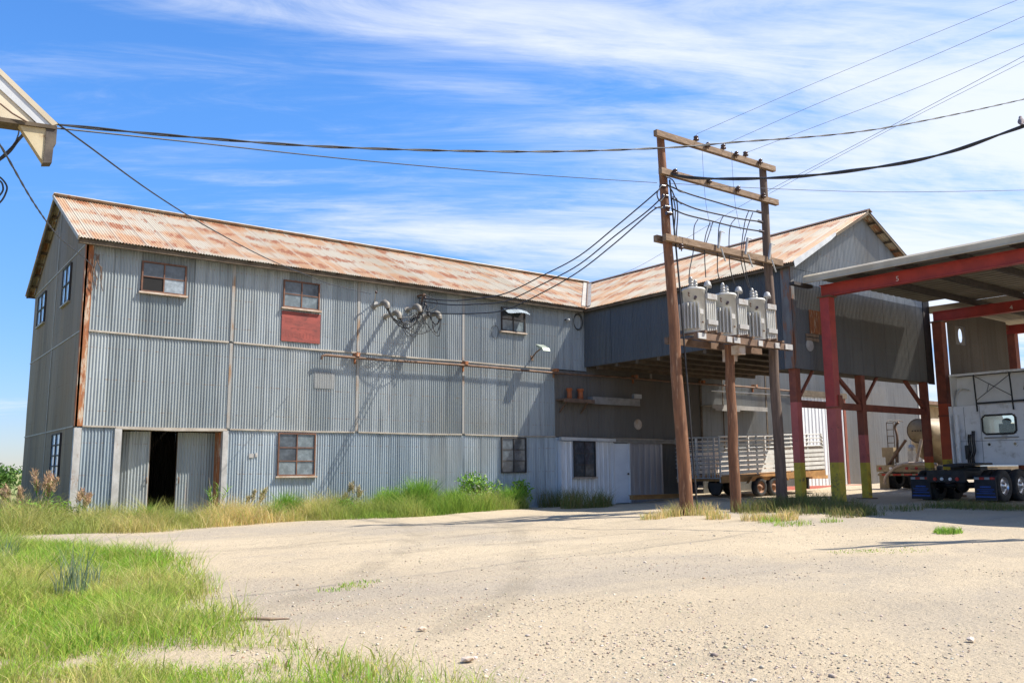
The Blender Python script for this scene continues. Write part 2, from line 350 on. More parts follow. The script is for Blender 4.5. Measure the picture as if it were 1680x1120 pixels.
c = mix(t, mth(t, 'MULTIPLY', ramp(t, noise(t, coords(t, (.12, .9, 1), (1, 4, 0)), 1.2, 5, .6), .55, .7), .35), c, (.27, .225, .155))
c = mix(t, mth(t, 'MULTIPLY', ramp(t, noise(t, v, 70, 5, .75), .54, .66), .55), c, (.215, .17, .125))
c = mix(t, mth(t, 'MULTIPLY', ramp(t, noise(t, coords(t, (1, 1, 1), (3, 6, 1)), 17, 6, .75), .52, .68), .45), c, (.24, .195, .14))
c = mix(t, mth(t, 'MULTIPLY', ramp(t, noise(t, coords(t, (1, 1, 1), (9, 3, 1)), 95, 4, .7), .56, .68), .6), c, (.58, .49, .38))
sp = t.nodes.new('ShaderNodeSeparateXYZ'); t.links.new(v, sp.inputs[0])
# packed wheel tracks curving across the yard
wob = mth(t, 'MULTIPLY', mth(t, 'SUBTRACT', noise(t, v, .5, 3), .5), .5)
for cx_, cy_, r_ in ((4., 40., 27.2), (4., 40., 25.4), (-14., 26., 27.), (-14., 26., 25.2), (26., -16., 24.), (26., -16., 22.2), (10., 60., 49.5), (10., 60., 47.8)):
    ddx = mth(t, 'SUBTRACT', sp.outputs[0], cx_); ddy = mth(t, 'SUBTRACT', sp.outputs[1], cy_)
    rad = mth(t, 'SQRT', mth(t, 'ADD', mth(t, 'MULTIPLY', ddx, ddx), mth(t, 'MULTIPLY', ddy, ddy)))
    off = mth(t, 'ABSOLUTE', mth(t, 'ADD', mth(t, 'SUBTRACT', rad, r_), wob))
    c = mix(t, mth(t, 'MULTIPLY', mth(t, 'MULTIPLY', ramp(t, off, .26, .06), ramp(t, noise(t, v, .8, 6, .7), .40, .62)), .5), c, (.25, .205, .14))
# beyond the yard the plain is grass and dry scrub
far = ramp(t, mth(t, 'SUBTRACT', sp.outputs[1], mth(t, 'MULTIPLY', mth(t, 'GREATER_THAN', 4.6, sp.outputs[0]), 10.)), 30., 34.)
left = mth(t, 'MULTIPLY', mth(t, 'LESS_THAN', sp.outputs[0], 3.4), ramp(t, sp.outputs[1], 18.5, 20.5))
far = mth(t, 'MAXIMUM', far, left)
fc = mix(t, ramp(t, noise(t, v, .25, 6), .4, .65), (.20, .24, .07), (.33, .29, .12))
c = mix(t, far, c, fc)
setc(t, b, c, .95)
hh = mth(t, 'ADD', noise(t, v, 30, 6, .7), mth(t, 'MULTIPLY', noise(t, v, 5, 4), 1.2)); bump(t, b, hh, .9, .035)
gme.materials.append(m); gob = bpy.data.objects.new('ground', gme); COL.objects.link(gob); gob['kind'] = 'structure'
M['ground'] = m

def fast_mesh(name, V, F3, mat, colr=None):
    me = bpy.data.meshes.new(name); n = len(F3)
    me.vertices.add(len(V)); me.vertices.foreach_set('co', np.asarray(V, np.float32).ravel())
    me.loops.add(n*3); me.loops.foreach_set('vertex_index', np.asarray(F3, np.int32).ravel())
    me.polygons.add(n); me.polygons.foreach_set('loop_start', np.arange(0, n*3, 3, dtype=np.int32))
    try: me.polygons.foreach_set('loop_total', np.full(n, 3, np.int32))
    except Exception: pass
    me.update(calc_edges=True)
    if colr is not None:
        at_ = me.color_attributes.new('tint', 'FLOAT_COLOR', 'POINT'); at_.data.foreach_set('color', np.asarray(colr, np.float32).ravel())
    me.materials.append(mat); me.validate()
    o = bpy.data.objects.new(name, me); COL.objects.link(o); return o
def tintmat(name, rough=.7, trans=.45):
    m, t, b = nt(name); a = t.nodes.new('ShaderNodeAttribute'); a.attribute_name = 'tint'
    t.links.new(a.outputs['Color'], b.inputs['Base Color']); b.inputs['Roughness'].default_value = rough
    b.inputs['Specular IOR Level'].default_value = .25
    tr = t.nodes.new('ShaderNodeBsdfTranslucent'); t.links.new(a.outputs['Color'], tr.inputs['Color'])
    mx = t.nodes.new('ShaderNodeMixShader'); mx.inputs[0].default_value = trans
    t.links.new(b.outputs[0], mx.inputs[1]); t.links.new(tr.outputs[0], mx.inputs[2]); t.links.new(mx.outputs[0], t.nodes['Material Output'].inputs[0]); return m
M['blade'] = tintmat('grass_blades'); M['leaf'] = tintmat('weed_leaves', .6, .3); M['stone'] = tintmat('loose_stones', .95, 0.)

def blades(P, H, Wd, colr, lean=.45):
    """curved grass blades rooted at P"""
    n = len(P); a = RNG.uniform(0, 2*pi, n); f = RNG.uniform(0, 2*pi, n); L = H*RNG.uniform(.1, 1., n)*lean*1.6
    dx, dy = np.cos(a), np.sin(a); wx, wy = np.cos(f)*Wd/2, np.sin(f)*Wd/2
    z0 = P[:, 2]
    def pt(k, hz, side, ws):
        return np.stack([P[:, 0]+dx*L*k+wx*side*ws, P[:, 1]+dy*L*k+wy*side*ws, z0+H*hz], -1)
    V = np.stack([pt(0, 0, -1, 1), pt(0, 0, 1, 1), pt(.3, .58, -1, .75), pt(.3, .58, 1, .75), pt(1, 1, 0, 0)], 1).reshape(-1, 3)
    o = (np.arange(n)*5)[:, None, None]
    F = (np.array([[0, 1, 3], [0, 3, 2], [2, 3, 4]])[None]+o).reshape(-1, 3)
    C = np.repeat(np.concatenate([colr, np.ones((n, 1))], 1), 5, 0)
    return V, F, C
def pal(n, cols, w, var=.25):
    cols = np.array(cols); k = RNG.choice(len(cols), n, p=np.array(w)/sum(w)); c = cols[k]*RNG.uniform(1-var, 1+var, (n, 1)); return c*RNG.uniform(.92, 1.08, (n, 3))
def vnoise(x, y, s, seed=0):
    r = np.random.default_rng(seed); out = np.zeros_like(x)
    for i in range(7):
        a = r.uniform(0, 2*pi); k = s*(.6+.35*i); ph = r.uniform(0, 2*pi); ph2 = r.uniform(0, 2*pi)
        out += np.sin((x*cos(a)+y*sin(a))*k+ph+1.3*np.sin((y*cos(a)-x*sin(a))*k*.7+ph2))/(1+.4*i)
    return out/3.2
GREEN = [(.24, .42, .04), (.33, .46, .06), (.44, .46, .10), (.17, .32, .04), (.56, .48, .22)]
STRAW = [(.66, .50, .21), (.58, .46, .17), (.72, .58, .32), (.42, .42, .11), (.28, .36, .06)]
# foreground grass, to the left of the yard
by = np.array([-1, 2.2, 3.3, 3.86, 4.27, 5.28, 6.14, 7.0, 8.6, 11.4, 13.7, 15.5, 17.6]); bx = np.array([2.6, 2.6, 2.65, 2.65, 2.55, 2.25, 2.5, 2.35, 2.7, 3.3, 2.75, 2.0, 1.2])
n = 560000; y = 2.0+RNG.random(n)**1.35*14.5; x = RNG.uniform(-.6, 4.2, n)
edge = np.interp(y, by, bx)+.22*vnoise(x, y, 3.1, 1)+.1*vnoise(x, y, 9, 2)
dens = np.clip((edge-x+.25)/.85, 0, 1)**1.7*np.clip(.75+.5*vnoise(x, y, 5.5, 77), .2, 1)
bare = np.clip(vnoise(x, y, 2.6, 5)*1.3+1.05, .22, 1); bare = np.where(y > 7.2, 1, bare)
for cx_, cy_, rr_ in ((.72, 6.2, .2), (1.15, 5.9, .17), (2.1, 5.4, .2)): bare = bare*np.clip(((x-cx_)**2+((y-cy_)*.8)**2)/rr_**2, .03, 1)
keep = RNG.random(n) < dens*bare; x, y = x[keep], y[keep]
mid = vnoise(x, y, 1.3, 8)
P = np.stack([x, y, gz(x, y)-.01], -1)
H = (.07+.09*np.clip((y-4)/6, 0, 1)+.07*mid+.13*np.clip(vnoise(x, y, 4.0, 31), -.2, 1)*np.clip((y-3)/4, .3, 1))*RNG.uniform(.35, 1.45, len(x))*np.where(RNG.random(len(x)) < .04, 1.6, 1); H = np.clip(H, .025, .45)*np.where(bare[keep] < .4, .5, 1)
cc = pal(len(x), GREEN, (3, 3, 2.2, 2, 1.2)); dry = np.clip(vnoise(x, y, 1.9, 3)*.8+.05, 0, .8)[:, None]; thatch = RNG.random(len(x)) < .16; H = np.where(thatch, H*.45, H); cc[thatch] = pal(int(thatch.sum()), [(.34, .25, .12), (.44, .34, .18), (.22, .16, .09)], (2, 2, 1)); cc = cc*(1-dry)+pal(len(x), STRAW, (2, 3, 2, 1, 1))*dry
V1, F1, C1 = blades(P, H, RNG.uniform(.0022, .005, len(x))*(1+.06*y)*np.where(RNG.random(len(x)) < .06, 2.4, 1), cc, .85)
fg = fast_mesh('grass', V1, F1, M['blade'], C1); tag(fg, None, None, None, 'stuff'); fg['label'] = 'short green grass in the near left corner of the yard'; fg['category'] = 'grass'
# the rough strip under the long wall
n = 95000; x = RNG.uniform(-1, 15.9, n); y = RNG.uniform(17.0, 21.1, n)
fr = np.interp(x, [-1, 2.0, 3.2, 4.5, 7.1, 11, 13, 15.3, 15.9], [18.0, 18.2, 17.8, 17.5, 18.5, 18.4, 18.9, 19.6, 20.6])+.12*vnoise(x, y, 4, 9)
keep = (y > fr) & (RNG.random(n) < np.clip((y-fr)/.25, 0, 1)) & ~((x > 4.6) & (x < 6.95) & (y > 20.95))
x, y = x[keep], y[keep]; P = np.stack([x, y, gz(x, y)-.01], -1)
hb = np.interp(x, [-1, 3, 5, 8, 10, 12, 15, 16], [.5, .5, .36, .40, .46, .48, .46, .2])*(.8+.5*vnoise(x, y, 2.3, 12)+.7*np.clip(vnoise(x, y, 5., 41), -.7, 1))
H = np.clip(hb*RNG.uniform(.3, 1.3, len(x)), .05, .9)
gr = np.clip(.34+.75*vnoise(x, y, 1.3, 14)+np.interp(x, [0, 3, 8, 10, 15], [.1, -.05, .05, .38, .42]), 0, 1)[:, None]
cc = pal(len(x), STRAW, (3, 3, 2, 1.5, 1))*(1-gr)+pal(len(x), [(.18, .30, .04), (.26, .36, .055), (.13, .23, .035)], (2, 2, 1))*gr
V2, F2, C2 = blades(P, H, RNG.uniform(.005, .011, len(x)), cc, .95)
g2 = fast_mesh('grass', V2, F2, M['blade'], C2); tag(g2, 'tall dry yellow and green grass along the foot of the long wall', 'grass', None, 'stuff')
# open field behind, at the left
n = 26000; x = RNG.uniform(-3, 3.5, n); y = 21+RNG.random(n)*32; P = np.stack([x, y, gz(x, y)-.02], -1)
V3, F3, C3 = blades(P, RNG.uniform(.15, .55, n), RNG.uniform(.012, .03, n), pal(n, [(.17, .24, .06), (.28, .28, .10), (.36, .31, .13)], (2, 2, 1)), .6)
g3 = fast_mesh('grass', V3, F3, M['blade'], C3); tag(g3, 'field grass behind the building beyond its far corner', 'grass', None, 'stuff')
# sparse tufts on the yard and the shaded strip before the posts
px_tufts = [(1075,850,.4,.16,1),(1105,846,.45,.24,1),(1120,844,.3,.3,1),(1152,845,.45,.30,1),(1178,850,.35,.2,1),(1240,852,.4,.16,1),(1265,856,.4,.14,2),(1288,852,.35,.22,1),(1300,860,.5,.09,2),(1365,856,.3,.1,2),(1555,872,.35,.10,2),
  (1250,838,.9,.3,0),(1290,834,1.1,.34,0),(1330,832,1.1,.36,0),(1370,838,.9,.3,0),(1340,842,.9,.22,0),(1405,838,.6,.2,0),(1430,846,.4,.14,0),(1480,836,.7,.15,0),(1560,832,.9,.18,0),(1610,834,.9,.18,0),(1660,836,.8,.16,0),(1395,846,.7,.2,0),
  (590,958,.25,.05,2),(565,966,.3,.05,2),(1470,902,.7,.03,2),(1400,905,.5,.03,2),(960,833,.9,.55,0),(920,830,.9,.6,0),(895,826,.7,.55,0),(985,831,.5,.4,0)]
Vs, Fs, Cs, o = [], [], [], 0
for px, py, rad, hh_, kd in px_tufts:
    q = gpt(px, py); n = int(330*rad*(2 if hh_ > .15 else 1)); a = RNG.uniform(0, 2*pi, n); rr = rad*np.sqrt(RNG.random(n))*.9
    x = q.x+np.cos(a)*rr; y = q.y+np.sin(a)*rr*.6; P = np.stack([x, y, gz(x, y)-.01], -1)
    colr = pal(n, *(([(.16, .19, .05), (.26, .22, .09), (.12, .16, .04)], (2, 2, 1)) if kd == 0 else (STRAW, (3, 2, 2, 1, 1)) if kd == 1 else (GREEN, (2, 2, 1, 2, 1))))
    a_, b_2, c_ = blades(P, hh_*RNG.uniform(.4, 1.2, n), RNG.uniform(.006, .013, n), colr, .6)
    Vs.append(a_); Fs.append(b_2+o); Cs.append(c_); o += len(a_)
g4 = fast_mesh('grass_tufts', np.concatenate(Vs), np.concatenate(Fs), M['blade'], np.concatenate(Cs)); tag(g4, 'scattered tufts of weedy grass around the poles and posts', 'grass', None, 'stuff')
# loose stones
ico = np.array([(0,0,1),(.89,0,.45),(.28,.85,.45),(-.72,.53,.45),(-.72,-.53,.45),(.28,-.85,.45),(.72,.53,-.45),(-.28,.85,-.45),(-.89,0,-.45),(-.28,-.85,-.45),(.72,-.53,-.45),(0,0,-1)])
icf = np.array([(0,1,2),(0,2,3),(0,3,4),(0,4,5),(0,5,1),(1,6,2),(2,7,3),(3,8,4),(4,9,5),(5,10,1),(1,10,6),(2,6,7),(3,7,8),(4,8,9),(5,9,10),(6,11,7),(7,11,8),(8,11,9),(9,11,10),(10,11,6)])
n = 95000; dd = 3.2+RNG.random(n)**1.5*17; an = radians(36.7)+RNG.uniform(-.58, .58, n); x = dd*np.sin(an); y = dd*np.cos(an)
keep = (x > np.interp(y, by, bx)-.4) & (y < 20.5) & (RNG.random(n) < np.clip(.42+.9*vnoise(x, y, .8, 21)+.4*vnoise(x, y, 3., 22), .04, 1)); keep &= RNG.random(n) < np.clip(1.25-dd/11, .12, 1); x, y, dd = x[keep], y[keep], dd[keep]; n = len(x)
sz = .0028+.0075*RNG.random(n)**4+np.where(RNG.random(n) < .012, .014*RNG.random(n), 0)+.00018*dd
V = ico[None]*RNG.uniform(.7, 1.3, (n, 12, 3))*sz[:, None, None]*RNG.uniform(.6, 1.4, (n, 1, 3))*np.array([1, 1, .6])
V = V+np.stack([x, y, gz(x, y)+.018*np.sin(x*1.9+np.sin(y*1.3)*1.4)*np.sin(y*1.6+x*.5)+sz*.25], -1)[:, None]
F = (icf[None]+(np.arange(n)*12)[:, None, None]).reshape(-1, 3)
cs = pal(n, [(.44, .36, .26), (.38, .31, .23), (.28, .23, .18), (.54, .47, .38), (.33, .22, .14)], (5, 4, 1, 4, .4), .12)
st = fast_mesh('gravel', V.reshape(-1, 3), F, M['stone'], np.repeat(np.concatenate([cs, np.ones((n, 1))], 1), 12, 0)); tag(st, 'loose gravel stones strewn over the yard', 'gravel', None, 'stuff')
# far hills
hb_ = MB(); hp = []
for i in range(61):
    a = radians(-25+i*2.0); r = 2600; hgt = 14+9*sin(i*.7)+5*sin(i*1.9+1); hp.append((r*sin(a), r*cos(a), hgt))
vs = []
for q in hp: vs += [(q[0], q[1], -3), (q[0]*1.03, q[1]*1.03, q[2]), (q[0]*1.3, q[1]*1.3, q[2]*.6)]
hb_.add(vs, [(3*i+k, 3*i+3+k, 3*i+4+k, 3*i+1+k) for i in range(60) for k in (0, 1)], True)
ho = hb_.build('hills', pm('far_hills', (.20, .24, .26), (.27, .29, .27), .01, .95, bmp=0)); ho['kind'] = 'structure'
# ================================================================== THE WAREHOUSE
F = 21.2; X0 = 3.68; XE = 33.7; YB = 28.8; RY = 25.0; RZ = 8.42; SL = .495
XW = 18.82; XR = 25.75; YN = 13.15; WX = 22.3; WZ = 8.34; SW = .54
def zroof(y): return RZ-SL*abs(y-RY)
def zwing(x): return WZ-SW*abs(x-WX)
wh = thing('corrugated_warehouse', 'long corrugated metal warehouse with rusty roof and raised wing at its right', 'warehouse', (X0, F, 0))
def fr(z0, z1): return lambda u, k, d: (u, F-d, (z0 if not callable(z0) else z0(u))+k*(z1-(z0 if not callable(z0) else z0(u))))
zg = lambda u: G(u, F)-.12
# front wall: three courses of sheets
w = MB()
for a, b in ((X0, 4.5), (7.07, 23.3)): w.mark().corr(a, b, fr(zg, 2.15))
w.pieces('front_wall', M['wall_low'], wh); w = MB()
for a, b in ((X0, 17.5),): w.corr(a, b, fr(2.17, 4.31))
w.corr(X0, 18.9, fr(4.34, 6.52))
w.build('front_wall', M['wall'], wh)
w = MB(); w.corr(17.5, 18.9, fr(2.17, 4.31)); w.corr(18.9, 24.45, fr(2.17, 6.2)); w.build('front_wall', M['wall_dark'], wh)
w = MB(); w.corr(24.45, XE, fr(zg, 6.4)); w.build('front_wall', M['wall_wend'], wh)
# gable wall, back wall, far end wall
g = MB()
def gw(z0, z1): return lambda u, k, d: (X0-d, u, z0+k*((z1(u) if callable(z1) else z1)-z0))
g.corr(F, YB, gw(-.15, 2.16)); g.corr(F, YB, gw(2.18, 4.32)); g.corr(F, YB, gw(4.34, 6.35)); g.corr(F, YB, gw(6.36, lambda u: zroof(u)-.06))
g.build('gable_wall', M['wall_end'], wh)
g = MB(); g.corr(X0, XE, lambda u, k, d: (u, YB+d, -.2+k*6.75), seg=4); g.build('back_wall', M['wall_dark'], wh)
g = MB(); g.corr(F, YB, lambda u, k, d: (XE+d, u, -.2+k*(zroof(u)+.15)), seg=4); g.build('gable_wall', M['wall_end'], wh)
fl = MB(); fl.box(X0+.05, XE, F+.6, YB-.05, .02, .06); fl.build('inside_floor', M['concrete'], wh)
# roof
def slab_edge(mb, a, b): mb.bar(a, b, .05, .05)
r = MB(); dz = .02
r.corr(X0-.25, 30.5, lambda u, k, d: (u, 20.88+k*(RY-20.88), zroof(20.88+k*(RY-20.88))+dz+d), seg=5)
ro = r.build('roof', M['roof_x'], wh)
r = MB(); r.corr(X0-.25, 30.5, lambda u, k, d: (u, 29.12-k*(29.12-RY), zroof(29.12-k*(29.12-RY))+dz+d), seg=4); r.build('roof', M['roof_x'], wh)
rc = MB(); rc.bar((X0-.27, RY-.07, RZ+.03), (22.4, RY-.07, RZ+.03), .18, .025, (0, SL, 1)); rc.bar((X0-.27, RY+.07, RZ+.03), (22.4, RY+.07, RZ+.03), .18, .025, (0, -SL, 1)); rc.tube([(X0-.27, RY, RZ+.06), (22.4, RY, RZ+.06)], .03); rc.build('ridge_cap', M['ridge'], ro)
rk = MB(); rk.bar((X0-.26, 20.86, zroof(20.86)+.005), (X0-.26, RY, RZ+.005), .03, .09, (0, 0, 1)); rk.build('rake_trim', M['flash'], ro)
# timber under the eaves and the gable overhang
e = MB(); e.box(X0-.24, 18.7, 20.93, 21.0, zroof(20.93)-.13, zroof(20.93)-.035)
for i in range(25):
    xx = X0+.1+i*.61; e.bar((xx, 20.95, zroof(20.95)-.06), (xx, 21.25, zroof(21.25)-.06), .05, .08)
e.build('eave_board', M['eavewood'], wh)
e = MB()
e.bar((X0-.2, 20.95, zroof(20.95)-.05), (X0-.2, RY, RZ-.05), .05, .09); e.bar((X0-.2, 29.05, zroof(29.05)-.05), (X0-.2, RY, RZ-.05), .05, .09)
for i in range(9):
    for sgn in (-1, 1):
        yy = RY+sgn*(.2+i*.48); e.bar((X0-.22, yy, zroof(yy)-.045), (X0+.02, yy, zroof(yy)-.045), .04, .07)
e.build('gable_rafter', M['eavewood'], wh)
# corner trim, battens and flashings
c = MB(); c.box(X0-.025, X0+.13, F-.03, F+.02, 2.17, 6.42); c.box(X0-.035, X0+.02, F-.03, F+.14, 2.17, 6.42); c.build('corner_trim', M['rust'], wh)
c = MB(); c.box(X0-.03, X0+.12, F-.035, F+.1, -.1, 2.13); c.build('corner_post', M['corner_tin'], wh)
b2 = MB()
for xx, z0, z1 in ((7.07, 2.2, 4.31), (7.07, 4.36, 6.4), (10.55, 2.2, 4.31), (10.55, 4.36, 6.4), (14.0, 2.2, 4.31), (14.0, 4.36, 6.4)):
    b2.mark().box(xx-.036, xx+.036, F-.028, F-.005, z0, z1)
b2.pieces('wall_batten', M['rustbatten'], wh)
b2 = MB()
def sagstrip(mb, xa, xb, z, y0, y1, h, n=10, amp=.008):
    k = max(1, int((xb-xa)/1.1))
    for i in range(k):
        a = xa+(xb-xa)*i/k; b = xa+(xb-xa)*(i+1)/k; za = z+amp*sin(a*1.9); zb = z+amp*sin(b*1.9)
        mb.bar((a, (y0+y1)/2, za), (b, (y0+y1)/2, zb), abs(y1-y0), h)
for a, b in ((X0+.13, 7.0), (7.12, 10.5), (10.6, 13.95), (14.05, 17.5)):
    b2.mark(); sagstrip(b2, a, b, 2.165, F-.045, F-.005, .036); b2.mark(); sagstrip(b2, a, b, 4.325, F-.04, F-.005, .04)
b2.pieces('flashing_strip', M['flash'], wh)
b2 = MB()
for z in (2.17, 4.33, 6.355): b2.mark().box(X0-.03, X0-.005, F+.15, YB, z-.015, z+.015)
b2.mark().box(X0-.036, X0-.031, 24.98, 25.03, 0, 8.2)
b2.pieces('flashing_strip', M['flash'], wh)
# windows
def window(x0, x1, z0, z1, cols, rows, glass, fm='frame', y=F, sill=True, parent=wh, dark=()):
    y1 = y-.012; p = MB()
    panes = []
    cw = (x1-x0)/cols; rh = (z1-z0)/rows
    f = MB(); t = .035
    f.box(x0-t, x1+t, y1-.055, y1, z1, z1+t); f.box(x0-t, x1+t, y1-.055, y1, z0-t, z0); f.box(x0-t, x0, y1-.055, y1, z0, z1); f.box(x1, x1+t, y1-.055, y1, z0, z1)
    for i in range(1, cols): f.box(x0+i*cw-.014, x0+i*cw+.014, y1-.045, y1-.002, z0, z1)
    for j in range(1, rows):
        for i in range(cols): f.box(x0+i*cw+.0145, x0+(i+1)*cw-.0145, y1-.043, y1-.002, z0+j*rh-.012, z0+j*rh+.012)
    fo = f.build('window', M[fm], parent)
    byg = {}
    for j in range(rows):
        for i in range(cols):
            g = glass[j*cols+i] if isinstance(glass, (list, tuple)) else glass
            if random.random() < 0: pass
            byg.setdefault(g, MB()).box(x0+i*cw, x0+(i+1)*cw, y1-.024+random.uniform(-.004, .004), y1-.012, z0+j*rh, z0+(j+1)*rh)
    for g, mb in byg.items(): mb.build('pane', M[g], fo)
    if sill:
        s_ = MB(); s_.box(x0-.08, x1+.08, y-.105, y-.012, z0-t-.045, z0-t-.003); s_.build('sill', M['sill'], fo)
    return fo
g_, gp, gm, bk = 'glass', 'glass_pale', 'glass_milky', 'black'
window(4.9, 5.86, 5.40, 6.07, 2, 2, [bk, gm, g_, g_])
window(8.40, 9.34, 5.40, 6.06, 2, 2, [gp, gp, g_, g_])
wd = window(15.42, 16.28, 5.42, 6.10, 2, 2, [gp, gp, g_, g_], 'framedark')
window(8.39, 9.34, 1.06, 2.08, 2, 3, [gp, gp, g_, gp, g_, gp], 'frame')
window(15.40, 16.28, 1.08, 2.08, 2, 3, g_, 'framedark', sill=False)
aw = MB(); aw.corr(15.42, 16.3, lambda u, k, d: (u, F-.09-.28*(1-k)+.0, 6.12-.20*(1-k)+d+.03*sin(u*6)), amp=.008, rows=2); aw.build('window_awning', M['wall_low'], wh)
# gable windows
def gwindow(y0, y1, z0, z1, rows, glass):
    f = MB(); xx = X0-.012; t = .03; ym = (y0+y1)/2
    for a, b, c_, d_ in ((y0-t, y1+t, z1, z1+t), (y0-t, y1+t, z0-t, z0), (y0-t, y0, z0, z1), (y1, y1+t, z0, z1), (ym-.02, ym+.02, z0, z1)): f.box(xx-.05, xx, a, b, c_, d_)
    for j in range(1, rows):
        zz = z0+(z1-z0)*j/rows; f.box(xx-.045, xx-.002, y0, ym-.0205, zz-.016, zz+.016); f.box(xx-.045, xx-.002, ym+.0205, y1, zz-.016, zz+.016)
    fo = f.build('window', M['framedark'], wh)
    p = MB(); p.box(xx-.022, xx-.012, y0, y1, z0, z1); p.build('pane', M[glass], fo)
    s_ = MB(); s_.box(X0-.08, X0-.012, y0-.06, y1+.06, z0-t-.04, z0-t-.002); s_.build('sill', M['flash'], fo)
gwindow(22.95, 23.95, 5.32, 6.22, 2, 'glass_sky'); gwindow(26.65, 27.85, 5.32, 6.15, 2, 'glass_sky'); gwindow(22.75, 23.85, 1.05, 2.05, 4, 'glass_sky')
# red sheet under the second upper window, small patches
s_ = MB(); s_.box(8.35, 9.42, F-.035, F-.012, 4.48, 5.27); rp_ = s_.build('red_patch', M['signred'], wh)
s_ = MB(); rr_ = random.Random(8)
for i in range(9): xx = 8.46+i*.095; s_.box(xx, xx+rr_.uniform(.02, .06), F-.037, F-.0355, 4.60, 4.60+rr_.uniform(.08, .16))
s_.box(8.62, 9.1, F-.037, F-.0355, 4.83, 4.85); s_.box(8.44, 8.66, F-.037, F-.0355, 4.98, 5.1)
s_.build('faded_mark', M['signdark'], rp_)
s_ = MB(); s_.corr(9.3, 9.88, lambda u, k, d: (u, F-.016-d, 3.3+.44*k), amp=.006); s_.build('repair_sheet', M['wall_wend'], wh)
s_ = MB(); s_.box(7.62, 7.74, F-.03, F-.012, 1.48, 1.58); s_.mark().box(7.78, 7.84, F-.03, F-.012, 1.5, 1.6); s_.pieces('wall_plate', M['corner_tin'], wh)
# the double sliding doors, set back behind their posts
DY = F+.46
d = MB(); d.box(4.49, 4.64, F-.05, F+.55, -.05, 2.13); d.mark().box(6.95, 7.08, F-.05, F+.55, -.05, 2.13); d.pieces('door_post', M['corner_tin'], wh)
d = MB(); d.box(4.64, 6.95, F+.015, F+.57, 2.115, 2.15); sagstrip(d, 4.5, 7.05, 2.14, F-.05, F-.015, .05, amp=.014); d.build('door_header', M['flash'], wh)
def leaf(xa, xb, ya, yb):
    L = sqrt((xb-xa)**2+(yb-ya)**2); ux, uy = (xb-xa)/L, (yb-ya)/L; mb = MB()
    mb.corr(0, L, lambda u, k, d: (xa+ux*u+uy*(d), ya+uy*u-ux*d, .03+k*2.06), jit=.002, bow=.002); lf = mb.build('door', M['wall'], wh)
    e = MB()
    e.bar((xa+ux*.02, ya+uy*.02+.03, .02), (xa+ux*.02, ya+uy*.02+.03, 2.09), .05, .04, (1, 0, 0)); e.bar((xb-ux*.02, yb-uy*.02+.03, .02), (xb-ux*.02, yb-uy*.02+.03, 2.09), .05, .04, (1, 0, 0)); e.bar((xa, ya+.04, .12), (xb, yb+.04, .12), .04, .08); e.bar((xa, ya+.04, 2.0), (xb, yb+.04, 2.0), .04, .08)
    e.build('door_frame', M['oldwood'], lf)
    h = MB()
    hx, hy = (xb-ux*.05, yb-uy*.05) if xb < 5.6 else (xa+ux*.05, ya+uy*.05)
    h.tube([(hx, hy-.02, 1.02), (hx, hy-.06, 1.0), (hx, hy-.06, .9), (hx, hy-.02, .88)], .012); h.build('handle', M['steelbrown'], lf)
    return lf
leaf(4.64, 5.36, DY-.02, DY-.16); leaf(6.02, 6.95, DY-.03, DY)
s_ = MB(); s_.box(6.90, 6.95, F+.1, DY-.06, .0, 2.1); s_.build('door_jamb', M['rust'], wh)
# the red pipe along the wall on its brackets
pp = MB(); zp = lambda x: 4.17+.0025*(x-9.5)
pp.tube([(9.42, F-.18, zp(9.5)-.12), (9.42, F-.2, zp(9.5)-.03), (9.52, F-.2, zp(9.5))]+[(x, F-.2, zp(x)+.012*sin(x)) for x in np.arange(10, 30.5, .5)], .036, 8)
po = pp.build('wall_pipe', M['steelbrown'], wh)
pb = MB()
for xx in (10.45, 13.98, 17.45, 21.0, 24.45, 27.5): pb.mark().box(xx-.05, xx+.05, F-.25, F-.012, zp(xx)+.03, zp(xx)+.13); pb.box(xx-.02, xx+.02, F-.06, F-.012, zp(xx)-.15, zp(xx)+.04)
pb.pieces('pipe_bracket', M['rust'], po)
pl = MB(); pl.tube([(x, F-.09, 3.98+.06*((x-24)/6)) for x in np.arange(25.0, 30.6, .7)], .022, 6); pl.build('thin_pipe', M['plate'], wh)
# shelves and fittings in the shade under the wing
s_ = MB(); s_.box(17.55, 18.85, F-.42, F-.02, 3.31, 3.36); s_.box(17.55, 18.85, F-.44, F-.4, 3.25, 3.37); s_.bar((17.7, F-.02, 2.95), (17.7, F-.4, 3.3), .04, .04); s_.bar((18.6, F-.02, 2.95), (18.6, F-.4, 3.3), .04, .04); s_.build('wall_shelf', M['steelbrown'], wh)
s_ = MB(); s_.box(18.9, 21.05, F-.30, F-.02, 3.30, 3.49); s_.box(18.9, 21.05, F-.31, F-.27, 3.25, 3.30); s_.build('wall_beam', M['concrete'], wh)
s_ = MB(); s_.box(24.45, 27.65, F-.55, F-.02, 3.40, 3.44); s_.box(24.45, 27.65, F-.58, F-.55, 3.28, 3.44); s_.box(24.6, 26.0, F-.58, F-.55, 3.22, 3.275); s_.build('wall_shelf', M['concrete'], wh)
s_ = MB(); s_.box(24.42, 24.50, F-.06, F-.012, 2.2, 5.6); s_.mark().box(28.3, 28.36, F-.03, F-.01, .5, 5.6); s_.mark().box(25.7, 25.74, F-.03, F-.01, .4, 6.2); s_.pieces('wall_batten', M['eavewood'], wh)
s_ = MB(); s_.tube([(21.5, F-.02, 4.75), (21.5, F-.12, 4.75)], .25, 16); s_.build('round_vent', M['steelbrown'], wh)
s_ = MB(); s_.box(21.85, 21.93, F-.05, F-.015, 4.25, 5.0); s_.build('vertical_board', M['concrete'], wh)
